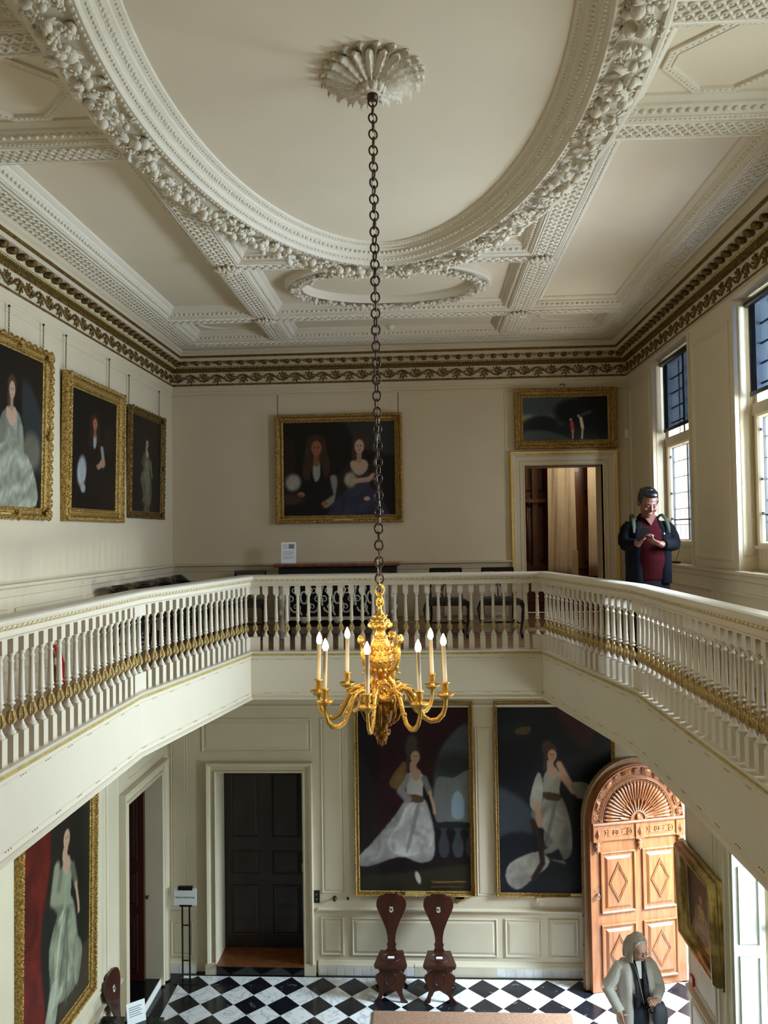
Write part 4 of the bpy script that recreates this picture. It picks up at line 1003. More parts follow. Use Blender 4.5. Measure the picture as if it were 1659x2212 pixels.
# ------------------------------------------------------------------ paintings (canvas colours laid on as brushed patches)
class Paint:
    def __init__(s, w, h, bg, seed=1, bg2=None):
        s.w, s.h = w, h; s.rs = np.random.RandomState(seed)
        v, u = np.mgrid[0:h, 0:w]; s.U = (u+.5)/w; s.V = (v+.5)/h; s.asp = w/h
        s.a = np.zeros((h, w, 3)); s.a[:] = bg
        if bg2 is not None:
            n = s.noise(4); s.a = s.a*(1-n[..., None])+np.array(bg2, float)*n[..., None]
    def noise(s, cells, ax=1.0):
        gy, gx = max(2, int(cells/s.asp)), max(2, int(cells*ax)); g = s.rs.rand(gy+2, gx+2)
        y = s.V*gy; x = s.U*gx; y0 = y.astype(int); x0 = x.astype(int); fy = y-y0; fx = x-x0
        fy = fy*fy*(3-2*fy); fx = fx*fx*(3-2*fx)
        return (g[y0, x0]*(1-fy)*(1-fx)+g[y0+1, x0]*fy*(1-fx)+g[y0, x0+1]*(1-fy)*fx+g[y0+1, x0+1]*fy*fx)
    def mix(s, m, col, tex=0.0, freq=(18, 3), ang=0.0):
        c = np.array(col, float)
        if tex:
            x = s.U*s.asp*math.cos(ang)+s.V*math.sin(ang); y = -s.U*s.asp*math.sin(ang)+s.V*math.cos(ang)
            nz = s.noise(5, 1.2)*9; wv = np.sin(x*freq[0]*.6*PI+nz*.7+y*freq[1]*PI)*.55+np.sin(x*freq[0]*1.7*PI+s.noise(9)*8+nz)*.3+(s.noise(26)-.5)*.9
            c = c*(1+tex*.6*wv[..., None])
        m = np.clip(m, 0, 1)[..., None]; s.a = s.a*(1-m)+c*m
    def blob(s, cx, cy, rx, ry, col, soft=0.3, a=1.0, rot=0.0, tex=0, freq=(18, 3), ang=0):
        x = (s.U-cx)*s.asp; y = s.V-cy; c, q = math.cos(rot), math.sin(rot)
        d = np.sqrt(((x*c+y*q)/(rx*s.asp))**2+((-x*q+y*c)/ry)**2)
        s.mix(np.clip((1-d)/soft+0.5, 0, 1)*a, col, tex, freq, ang)
    def poly(s, pts, col, soft=1, a=1.0, tex=0, freq=(18, 3), ang=0):
        P = []; n = len(pts)                                  # smooth closed curve through the points
        for i in range(n):
            p0, p1, p2, p3 = [np.array(pts[(i+k) % n], float) for k in (-1, 0, 1, 2)]
            for t in (0, .25, .5, .75): P.append(0.5*((2*p1)+(-p0+p2)*t+(2*p0-5*p1+4*p2-p3)*t*t+(-p0+3*p1-3*p2+p3)*t**3))
        m = np.zeros(s.U.shape, bool); n = len(P)
        for i in range(n):
            (x1, y1), (x2, y2) = P[i], P[(i+1) % n]
            if abs(y1-y2) < 1e-9: continue
            m ^= ((y1 > s.V) != (y2 > s.V)) & (s.U < (x2-x1)*(s.V-y1)/(y2-y1)+x1)
        m = m.astype(float)
        for _ in range(soft*3 if soft > 2 else soft):
            p = np.pad(m, 1, mode='edge'); m = (p[:-2, 1:-1]+p[2:, 1:-1]+p[1:-1, :-2]+p[1:-1, 2:]+4*m)/8
        s.mix(m*a, col, tex, freq, ang)
    def stroke(s, pts, r, col, a=1.0, soft=0.6):
        m = np.zeros(s.U.shape)
        for (x1, y1), (x2, y2) in zip(pts[:-1], pts[1:]):
            ax, ay, bx, by = x1*s.asp, y1, x2*s.asp, y2; dx, dy = bx-ax, by-ay; L = dx*dx+dy*dy+1e-12
            t = np.clip(((s.U*s.asp-ax)*dx+(s.V-ay)*dy)/L, 0, 1); d = np.hypot(s.U*s.asp-ax-t*dx, s.V-ay-t*dy)
            m = np.maximum(m, np.clip((r-d)/(r*soft)+.3, 0, 1))
        s.mix(m*a, col)
def canvas_mat():
    m = bpy.data.materials.new('varnished_oil_paint'); m.use_nodes = True; nt = m.node_tree; b = nt.nodes['Principled BSDF']
    at = nt.nodes.new('ShaderNodeAttribute'); at.attribute_name = 'pigment'; nt.links.new(at.outputs['Color'], b.inputs['Base Color'])
    b.inputs['Roughness'].default_value = 0.42; b.inputs['Specular IOR Level'].default_value = 0.25; return m
CM_ = canvas_mat()
def canvas(pt, W, H, parent, depth=0.0):
    """upright grid in the local x-z plane facing -y, centred"""
    w, h = pt.w, pt.h
    X = (np.arange(w)/(w-1)-0.5)*W; Zs = (0.5-np.arange(h)/(h-1))*H
    v = np.zeros((h, w, 3)); v[..., 0] = X; v[..., 1] = -depth; v[..., 2] = Zs[:, None]
    i = np.arange(h*w).reshape(h, w); f = np.stack([i[1:, :-1], i[1:, 1:], i[:-1, 1:], i[:-1, :-1]], -1).reshape(-1, 4)
    me = bpy.data.meshes.new('canvas'); me.from_pydata(v.reshape(-1, 3).tolist(), [], f.tolist())
    ca = me.color_attributes.new('pigment', 'FLOAT_COLOR', 'POINT')
    c = np.clip(pt.a*0.92-4, 0, 255)/255; c = c*(1+0.05*(pt.rs.rand(h, w, 1)-.5)); lin = np.where(c <= 0.04045, c/12.92, ((c+0.055)/1.055)**2.4)
    ca.data.foreach_set('color', np.concatenate([lin, np.ones((h, w, 1))], -1).reshape(-1).astype(np.float32))
    me.materials.append(CM_); o = bpy.data.objects.new('canvas', me); COL.objects.link(o); o.parent = parent; return o

LF = lambda u, v, w: (u, -w, v)
def frame(parent, W, H, fw, style, depth=0.07, mats=('gold', 'gold_dull'), backing=True):
    """W,H outer size; fw moulding width; local plane x-z facing -y; the back of the frame rests at y=0"""
    g = MB(); d = depth
    if style == 'deep':      # wide rounded gilt section
        pr = [(0, 0), (0, d*.35)]+[(fw*.10+fw*.42*(1-math.cos(a))/2*1.0, d*.35+d*.65*math.sin(a)) for a in [PI*k/10 for k in range(11)]]+[(fw*.56, d*.25), (fw*.64, d*.28), (fw*.70, d*.42), (fw*.76, d*.42), (fw*.80, d*.25), (fw, d*.2), (fw, 0)]
    else:
        pr = [(0, 0), (0, d*.6), (fw*.06, d*.85), (fw*.18, d), (fw*.32, d*.92), (fw*.40, d*.62), (fw*.48, d*.5), (fw*.62, d*.42), (fw*.72, d*.46), (fw*.78, d*.60), (fw*.86, d*.58), (fw*.90, d*.4), (fw, d*.32), (fw, 0)]
    g.sweep(rect(-W/2, W/2, -H/2, H/2), pr, LF, True, 0, style == 'deep')
    R = rect(-W/2, W/2, -H/2, H/2)
    def carve(off, sp, r, lift, kind, mi):
        carved_band(g, R, True, sp, off, LF, 0, 0, mi, r, kind, lift)
    if style == 'carved':
        carve(fw*.20, 0.035, (fw*.22, fw*.12, d*.20), d*.92, 'leaf', 0); carve(fw*.20, 0.05, (fw*.10, fw*.22, d*.16), d*.94, 'leaf', 0)
        carve(fw*.82, 0.028, (0.010, fw*.07, d*.12), d*.60, 'leaf', 0)
    elif style == 'beaded':
        carve(fw*.20, 0.045, (0.026, fw*.10, d*.16), d*.95, 'leaf', 0); carve(fw*.80, 0.022, (0.008, 0.008, 0.008), d*.60, 'bead', 0); carve(fw*.05, 0.02, (0.007, 0.006, 0.006), d*.7, 'bead', 0)
    elif style == 'panel':   # corner and centre cartouches
        carve(fw*.14, 0.05, (0.030, fw*.09, d*.14), d*.98, 'leaf', 0); carve(fw*.84, 0.02, (0.007, 0.005, 0.005), d*.58, 'bead', 0)
        for sx in (-1, 1):
            for sz in (-1, 1):
                cx, cz = sx*(W/2-fw*.45), sz*(H/2-fw*.45)
                for k in range(14):
                    a = k*2.4; r = fw*.13*math.sqrt(k); g.ell((cx+r*math.cos(a), -d*.85, cz+r*math.sin(a)), (fw*.20, d*.22, fw*.12), 6, 4, 0, Matrix.Rotation(a, 3, 'Y'))
        for cx, cz in ((0, H/2-fw*.3), (0, -H/2+fw*.3), (W/2-fw*.3, 0), (-W/2+fw*.3, 0)):
            for k in range(8):
                a = k*2.4; r = fw*.12*math.sqrt(k); g.ell((cx+r*math.cos(a), -d*.85, cz+r*math.sin(a)), (fw*.18, d*.18, fw*.10), 6, 4, 0, Matrix.Rotation(a, 3, 'Y'))
    elif style == 'thin':
        carve(fw*.82, 0.03, (0.012, fw*.06, d*.08), d*.60, 'leaf', 0)
    g.build('picture_frame', list(mats), parent)
    if backing:
        g = MB(); g.box(-W/2+fw*.5, W/2-fw*.5, -0.012, -0.002, -H/2+fw*.5, H/2-fw*.5); g.build('backboard', 'shadowbox', parent)
def chains(parent, xs, z0, z1, y=0.0):
    for x in xs:
        g = MB(); n = int((z1-z0)/0.022)
        for k in range(n):
            g.T = Matrix.Translation((x, y, z0+(k+.5)*(z1-z0)/n)) @ Matrix.Rotation((k % 2)*PI/2, 4, 'Z')
            g.tube([(0.006*math.cos(a), 0, 0.014*math.sin(a)) for a in [2*PI*j/8 for j in range(8)]], 0.0022, 4, 0, True)
        g.T = None; g.ell((x, y, z1+0.006), 0.012, 8, 6)
        o = g.build('hanging_chain', 'iron', parent); o['kind'] = 'stuff'
def picture(label, W, H, fw, style, pt, loc, rz, depth=0.07, tilt=0.0, plate=None, ch=None, mats=('gold', 'gold_dull'), group=None):
    t = thing('framed_painting', label, 'painting', loc, 0, group)
    t.rotation_euler = (tilt, 0, rz)
    frame(t, W, H, fw, style, depth, mats)
    canvas(pt, W-2*fw+0.01, H-2*fw+0.01, t, depth*.3)
    if plate:
        g = MB(); g.box(plate[0]-plate[1]/2, plate[0]+plate[1]/2, -depth*.75-0.004, -depth*.35, -H/2+fw*.2, -H/2+fw*.2+plate[2]); g.build('nameplate', 'gold_flat', t)
    if ch: chains(t, ch[0], H/2-0.01, H/2+ch[1])
    return t

SK = (186, 150, 126)
def lady(p, x, y, s, dress, dark=(30, 24, 22), skin=SK, hair=(58, 44, 36), train=1, tex=0.22, arm=True, sash=None):
    """generic standing woman in a long gown; (x,y) head centre, s head height as a fraction of canvas height"""
    a = p.asp
    Xx = lambda u: x+u*s/a; Yy = lambda v: y+v*s
    Q = lambda L: [(Xx(u), Yy(v)) for u, v in L]
    d = np.array(dress, float)
    p.poly(Q([(-.5, 3.0), (-1.6, 4.4), (-2.6*train-.6, 6.2), (-4.2*train-.3, 7.6), (-3.6*train, 8.0), (-1.2, 7.3), (.3, 7.7), (1.3, 7.4), (1.5, 6.0), (1.25, 4.4), (.65, 3.0)]), d*.80, 2, 1, tex, (16, 5), 0.55)
    p.poly(Q([(-.4, 3.1), (-1.1, 4.6), (-1.7*train-.4, 6.4), (-1.2, 7.2), (.2, 7.0), (.8, 5.2), (.5, 3.2)]), d*1.0, 2, .9, tex*1.3, (20, 4), 0.4)
    p.poly(Q([(.1, 3.6), (-.6, 5.4), (-.5, 6.7), (.6, 6.9), (1.3, 6.3), (1.3, 5.0), (.7, 3.6)]), d*.93, 1, .75, tex*1.4, (14, 9), -0.5)
    p.poly(Q([(.25, 3.2), (-.25, 5.0), (-.7, 6.8), (-.55, 6.9), (.0, 5.2), (.45, 3.3)]), d*.55, 1, .5)
    p.poly(Q([(-.55, 1.5), (-.6, 2.3), (-.42, 3.2), (.5, 3.3), (.62, 2.4), (.75, 1.6), (.4, 1.1), (-.2, 1.1)]), d*.95, 1, 1, .08)
    if sash: p.poly(Q([(-.5, 2.75), (-.45, 3.25), (.55, 3.35), (.6, 2.9)]), sash, 1)
    p.poly(Q([(-.28, .4), (-.3, 1.1), (-.1, 1.65), (.3, 1.7), (.5, 1.1), (.2, .8), (.2, .4)]), np.array(skin)*.97, 1)
    if arm:
        p.stroke(Q([(-.6, 1.5), (-1.05, 2.5), (-.5, 3.1)]), .34*s, d*.72); p.stroke(Q([(.75, 1.6), (1.15, 2.6)]), .26*s, d*.62); p.stroke(Q([(1.15, 2.6), (1.45, 3.7), (1.5, 4.1)]), .13*s, skin)
    p.blob(Xx(-.05), Yy(-.28), .52*s/a, .60*s, hair, .25); p.blob(Xx(-.25), Yy(-.55), .42*s/a, .5*s, np.array(hair)*1.1, .4); p.stroke(Q([(-.42, .1), (-.5, 1.0)]), .14*s, hair)
    p.blob(Xx(.1), Yy(.05), .34*s/a, .46*s, skin, .2); p.blob(Xx(.22), Yy(-.02), .05*s/a, .04*s, dark, .6); p.blob(Xx(.0), Yy(-.02), .06*s/a, .04*s, dark, .6)
    p.blob(Xx(.14), Yy(.28), .08*s/a, .035*s, (150, 80, 76), .6, .8); p.stroke(Q([(.13, -.02), (.16, .14)]), .03*s, np.array(skin)*.82, .7)
def sitter(p, x, y, s, coat, skin=SK, hair=(60, 44, 34), wig=False, linen=(170, 164, 150), gown=None):
    a = p.asp; Q = lambda L: [(x+u*s/a, y+v*s) for u, v in L]; c = np.array(coat, float)
    p.poly(Q([(-.5, 1.0), (-1.3, 1.7), (-1.7, 3.4), (-1.9, 5.5), (1.8, 5.6), (1.5, 3.3), (1.2, 1.6), (.5, 1.0)]), c, 2, 1, .15, (12, 4), .3)
    if gown is not None:
        p.poly(Q([(-.6, 1.3), (-.7, 2.6), (-1.9, 3.8), (-2.4, 6.0), (2.3, 6.2), (1.6, 3.6), (.7, 2.6), (.6, 1.3), (0, 1.6)]), gown, 2, 1, .28, (14, 6), .6)
        p.poly(Q([(-.45, .9), (-.62, 1.3), (-.2, 1.85), (.3, 1.8), (.6, 1.3), (.4, .9)]), skin, 1)
    else:
        p.poly(Q([(-.15, .6), (-.22, 1.7), (0, 2.1), (.25, 1.6), (.2, .6)]), linen, 1)
    if wig:
        p.poly(Q([(0, -.85), (-.6, -.5), (-.75, .5), (-.95, 1.6), (-.5, 2.0), (-.2, 1.0), (.25, 1.0), (.6, 1.9), (.9, 1.3), (.7, .3), (.55, -.5)]), hair, 2, 1, .2, (22, 6), .2)
        p.poly(Q([(-.12, .75), (-.18, 1.6), (0, 1.9), (.2, 1.6), (.15, .75)]), linen, 1)
    else: p.blob(x, y-.2*s, .5*s/a, .6*s, hair, .3); p.blob(x-.3*s/a, y+.45*s, .22*s/a, .5*s, hair, .4)
    p.stroke(Q([(0, .3), (0, .95)]), .2*s, np.array(skin)*.85)
    p.blob(x+.02*s/a, y, .33*s/a, .46*s, skin, .2); p.blob(x-.10*s/a, y-.03*s, .06*s/a, .035*s, (30, 22, 20), .6); p.blob(x+.13*s/a, y-.03*s, .06*s/a, .035*s, (30, 22, 20), .6)
    p.blob(x+.03*s/a, y+.24*s, .09*s/a, .035*s, (140, 70, 62), .6, .8)
    p.stroke(Q([(1.1, 1.9), (1.35, 3.0), (.6, 3.5)]), .26*s, linen if gown is None else gown, .9); p.blob(x+.5*s/a, y+3.45*s, .22*s/a, .14*s, skin, .3)

# -- lower far wall: two tall full-length canvases
p = Paint(150, 240, (24, 20, 28), 3, (34, 22, 26))
p.poly([(.14, -.05), (.2, .3), (.1, .6), (.3, .85), (.46, .5), (.95, .25), (1.05, -.05)], (52, 22, 30), 4, .8, .25, (6, 2), .4)
p.poly([(-.05, .3), (.1, .34), (.2, .7), (.12, 1.05), (-.05, 1.05)], (40, 36, 34), 4, .8)
p.poly([(.78, .2), (1.02, .12), (1.05, .62), (.7, .62), (.68, .38)], (78, 90, 98), 3, .85); p.blob(.86, .32, .18, .07, (44, 46, 40), .8, .8)
p.poly([(.7, .40), (.85, .39), (1.02, .36), (1.02, .63), (.7, .63)], (118, 122, 118), 1, .9, .06); p.poly([(.84, .60), (.84, .50), (.89, .46), (.94, .50), (.94, .60)], (140, 158, 172), 1)
p.poly([(.68, .63), (1.02, .63), (1.02, .66), (.68, .66)], (36, 38, 42), 1)
for x in (.76, .885, 1.0): p.poly([(x-.03, .66), (x-.02, .69), (x-.05, .75), (x-.03, .81), (x+.03, .81), (x+.05, .75), (x+.02, .69), (x+.03, .66)], (62, 66, 72), 1)
p.poly([(-.05, .93), (.4, .9), (1.05, .86), (1.05, 1.05), (-.05, 1.05)], (50, 48, 36), 4, .9)
lady(p, .505, .275, .074, (196, 194, 192), hair=(66, 58, 54), train=1.0, sash=(96, 74, 46)); p.blob(.49, .20, .05, .045, (74, 66, 62), .5)
p.poly([(.42, .30), (.33, .36), (.28, .42), (.34, .45), (.43, .38)], (120, 92, 56), 1, .9, .3, (30, 8))
p.blob(.525, .925, .022, .035, (200, 192, 180), .4, 1, -.3); p.stroke([(.66, .952), (.95, .945)], .004, (150, 104, 50), .8); p.stroke([(.64, .975), (.92, .972)], .003, (130, 92, 46), .7)
picture('tall full-length portrait of a lady in a silver-white gown with train, behind the chandelier', 1.573, 2.52, 0.062, 'thin', p, (-0.175, YF-0.001, Z(-3.465)), 0, 0.07, 0, (0.0, 0.27, 0.05), None, ('gold', 'gold_dull'), None)
p = Paint(150, 240, (17, 18, 24), 5, (30, 32, 40))
p.poly([(-.05, .45), (.2, .5), (.33, .62), (.2, .75), (-.05, .72)], (72, 80, 88), 8, .8); p.blob(.16, .14, .12, .05, (34, 42, 46), .8, .8); p.poly([(.18, .13), (.30, .12), (.27, .16), (.17, .16)], (116, 88, 46), 1, .7)
p.poly([(.5, -.05), (.62, .15), (.8, .22), (.9, -.05)], (56, 22, 30), 3, .9, .25, (8, 3), .3); p.poly([(-.05, .74), (.3, .7), (.4, 1.05), (-.05, 1.05)], (26, 30, 38), 4)
p.poly([(.58, .48), (.95, .46), (.98, .9), (.62, .9)], (22, 24, 28), 3)
lady(p, .47, .27, .072, (160, 156, 146), hair=(70, 52, 44), train=-.25, tex=.22, sash=(82, 58, 40), arm=False)
p.poly([(.34, .78), (.1, .84), (.06, .93), (.16, .98), (.3, .92), (.44, .84)], (150, 146, 136), 2, 1, .3, (12, 5), .8); p.poly([(.36, .36), (.30, .45), (.28, .54), (.36, .56), (.40, .44)], (166, 162, 150), 1, 1, .12)
p.stroke([(.34, .53), (.36, .64)], .017, SK); p.stroke([(.55, .37), (.66, .46), (.54, .32)], .020, SK); p.poly([(.64, .42), (.78, .42), (.84, .48), (.70, .50)], (124, 122, 112), 1, 1, .15)
p.stroke([(.30, .62), (.36, .72), (.38, .84), (.30, .92)], .016, (50, 36, 32))
picture('tall full-length portrait of a lady leaning on a plinth, partly hidden by the carved door', 1.56, 2.52, 0.048, 'thin', p, (1.66, YF-0.001, Z(-3.465)), 0, 0.06, 0, (0.25, 0.16, 0.04))
for x, z in ((1.45, Z(-4.73)),): g = MB(); g.box(x-0.06, x+0.06, YF-0.05, YF, z-0.06, z); g.box(x-0.03, x+0.03, YF-0.06, YF, z-0.09, z-0.05); tag(g.build('picture_bracket', 'paint_low'), 'small stone coloured bracket under the portrait beside the carved door', 'bracket')
g = MB(); g.prism([(0, 0), (0.11, 0), (0.11, 0.02), (0, -0.07)], lambda u, v, w: (0.35+u, YF-0.05+w, Z(-4.755)+v), 0, 0.05); tag(g.build('picture_bracket', 'gold_dull'), 'small gilt bracket under the portrait of the lady in silver-white', 'bracket')

# -- upper far wall
p = Paint(150, 120, (17, 13, 12), 8, (26, 20, 16))
p.poly([(-.05, .2), (.09, .2), (.1, .55), (-.05, .6)], (46, 30, 22), 2, .8); p.poly([(.58, -.05), (1.05, -.05), (1.05, .35), (.72, .3), (.6, .12)], (58, 56, 54), 5, .85)
sitter(p, .30, .28, .17, (15, 14, 17), skin=(150, 92, 66), hair=(62, 42, 30), wig=True, linen=(150, 146, 136)); sitter(p, .68, .27, .16, (40, 28, 24), skin=(190, 158, 132), hair=(70, 48, 34), gown=(52, 54, 72))
p.blob(.09, .64, .07, .09, (158, 152, 138), .5, 1, .4, .15); p.blob(.16, .77, .035, .03, (150, 106, 84), .4); p.blob(.60, .62, .055, .08, (160, 152, 132), .5, 1, 0, .15); p.stroke([(.63, .635), (.76, .62), (.8, .58)], .03, SK); p.blob(.05, .82, .13, .06, (70, 48, 36), .6)
picture('landscape format double portrait of a seated couple in a wide carved gilt frame', 1.70, 1.455, 0.105, 'carved', p, (-1.105, YF-0.0005, Z(0.887)), 0, 0.085, 0, (0.05, 0.25, 0.03), ([-0.82, 0.80], 0.27))
p = Paint(140, 70, (16, 22, 24), 9, (24, 30, 32))
p.poly([(-.05, -.05), (.7, -.05), (.5, .35), (.2, .55), (-.05, .5)], (56, 64, 68), 6, .8, .1, (4, 2)); p.blob(.05, .5, .12, .1, (128, 118, 84), .9, .7); p.blob(.4, .52, .12, .13, (92, 96, 66), .9, .6)
p.blob(.22, .6, .2, .16, (14, 20, 20), .4); p.blob(.58, .35, .2, .28, (10, 14, 14), .4); p.blob(.85, .4, .28, .5, (9, 11, 12), .3); p.poly([(-.05, .8), (.3, .78), (.6, 1.05), (-.05, 1.05)], (66, 72, 70), 3, .7)
p.stroke([(.575, .60), (.585, .78)], .045, (132, 58, 48)); p.stroke([(.585, .78), (.585, .95)], .022, (150, 116, 92)); p.blob(.565, .53, .015, .035, (150, 112, 88), .4); p.stroke([(.68, .5), (.70, .72)], .04, (176, 164, 136)); p.stroke([(.70, .72), (.69, .95)], .024, (160, 128, 100)); p.blob(.655, .45, .015, .035, (150, 112, 88), .4); p.stroke([(.70, .42), (.79, .36)], .04, (62, 58, 50), .8)
p.a = p.a*1.45+4
picture('dark river landscape with two small figures in a gilt frame above the upper doorway', 1.335, 0.80, 0.115, 'beaded', p, (1.893, YF-0.0005, Z(1.491)), 0, 0.085)
g = MB(); g.tube([(1.83, YF-0.02, Z(1.925)), (1.85, YF-0.03, Z(1.945)), (1.88, YF-0.03, Z(1.945)), (1.90, YF-0.02, Z(1.92))], 0.006, 6); tag(g.build('picture_hook', 'iron'), 'small curved iron hook above the dark river landscape', 'hook')

# -- upper left wall: three portraits
def left_pic(label, y0, y1, z0, z1, fw, style, p, depth, chx, chh, plate=None, tilt=0.02, mats=('gold', 'gold_dull')):
    W, H = y1-y0, z1-z0
    return picture(label, W, H, fw, style, p, (XL+0.001+0.012, (y0+y1)/2, Z((z0+z1)/2)), PI/2, depth, tilt, plate, (chx, chh), mats)
p = Paint(110, 140, (22, 17, 14), 11, (34, 26, 20))
p.poly([(.6, .2), (.85, .25), (1.05, .5), (1.05, .75), (.7, .7)], (50, 56, 58), 5, .8)
sitter(p, .42, .26, .12, (120, 118, 104), hair=(72, 54, 40), gown=(146, 144, 126)); p.blob(.8, .62, .16, .12, (104, 98, 84), .5, 1, .4, .15); p.poly([(.2, .62), (.1, .95), (.9, .98), (.72, .66)], (150, 148, 132), 2, 1, .3, (16, 7), .7)
left_pic('three-quarter portrait of a seated lady in pale silk, nearest of the left wall portraits', 5.73, 6.82, 0.17, 1.66, 0.105, 'panel', p, 0.075, [-0.1, 0.48], 0.24, (-0.2, 0.16, 0.03))
p = Paint(100, 140, (16, 12, 11), 12, (26, 18, 15))
sitter(p, .5, .25, .105, (24, 17, 15), skin=(158, 96, 70), hair=(48, 30, 24), wig=True, linen=(150, 148, 142)); p.blob(.24, .68, .09, .13, (158, 158, 156), .4, 1, .1, .15); p.blob(.27, .82, .05, .04, (150, 150, 146), .4); p.blob(.68, .58, .06, .04, (160, 118, 92), .4); p.blob(.8, .35, .12, .1, (44, 32, 24), .9, .7)
left_pic('dark portrait of a long-haired man in brown, middle one on the upper left wall', 7.13, 8.50, 0.17, 1.585, 0.13, 'carved', p, 0.085, [-0.62, 0.40], 0.33)
p = Paint(80, 120, (17, 13, 11), 13, (28, 22, 17))
lady(p, .5, .27, .085, (104, 98, 78), train=.1, hair=(40, 28, 22), skin=(170, 140, 112)); p.poly([(.42, .5), (.5, .8), (.42, 1.0), (.62, 1.0), (.6, .6), (.68, .45)], (120, 112, 90), 2, .7, .2)
left_pic('small portrait of a lady in pale shift, farthest one on the upper left wall', 8.76, 9.93, 0.235, 1.53, 0.085, 'panel', p, 0.055, [-0.56, 0.47], 0.33, None, 0.02, ('gold_dull', 'gold_dull'))
# -- lower left wall: full-length portrait
p = Paint(120, 200, (26, 24, 20), 14, (38, 34, 28))
p.poly([(-.05, -.05), (.3, -.05), (.38, .3), (.25, .6), (.34, 1.05), (-.05, 1.05)], (92, 26, 18), 3, 1, .4, (7, 1), .15); p.poly([(.62, .85), (1.05, .8), (1.05, 1.05), (.5, 1.05)], (62, 54, 42), 3)
lady(p, .60, .27, .086, (150, 154, 130), hair=(34, 26, 22), train=.35, tex=.34); p.stroke([(.47, .36), (.42, .47), (.55, .5)], .030, (140, 142, 120)); p.poly([(.30, .98), (.42, .80), (.52, .86), (.44, 1.0)], (168, 170, 150), 2, .8, .2); p.poly([(.78, .72), (.88, .80), (.80, .93), (.74, .85)], (150, 152, 132), 2, .8, .2); p.stroke([(.56, .56), (.50, .70), (.44, .90)], .008, (196, 198, 176), .6); p.stroke([(.62, .55), (.64, .75), (.62, .95)], .007, (92, 96, 80), .7)
t = picture('full-length portrait of a lady in green-grey satin on the lower left wall', 1.52, 2.45, 0.09, 'carved', p, (XL2+0.008, 7.205, Z(-3.36)), PI/2, 0.075, 0.012)
# -- lower right wall: portrait in deep rounded gilt frame, leaning forward
p = Paint(80, 110, (48, 26, 18), 15, (76, 40, 26))
sitter(p, .52, .33, .13, (120, 92, 66), skin=(176, 124, 84), hair=(50, 28, 20), gown=(150, 122, 88))
picture('portrait in a very deep rounded gilt frame on the lower right wall by the entrance', 1.10, 1.02, 0.20, 'deep', p, (XR2-0.008, 8.225, Z(-3.86)), -PI/2, 0.13, 0.03, None, None, (mat('bronzed_frame', (176, 150, 92), .30, .8, rgb2=(124, 98, 52), vscale=6), 'gold_dull'))
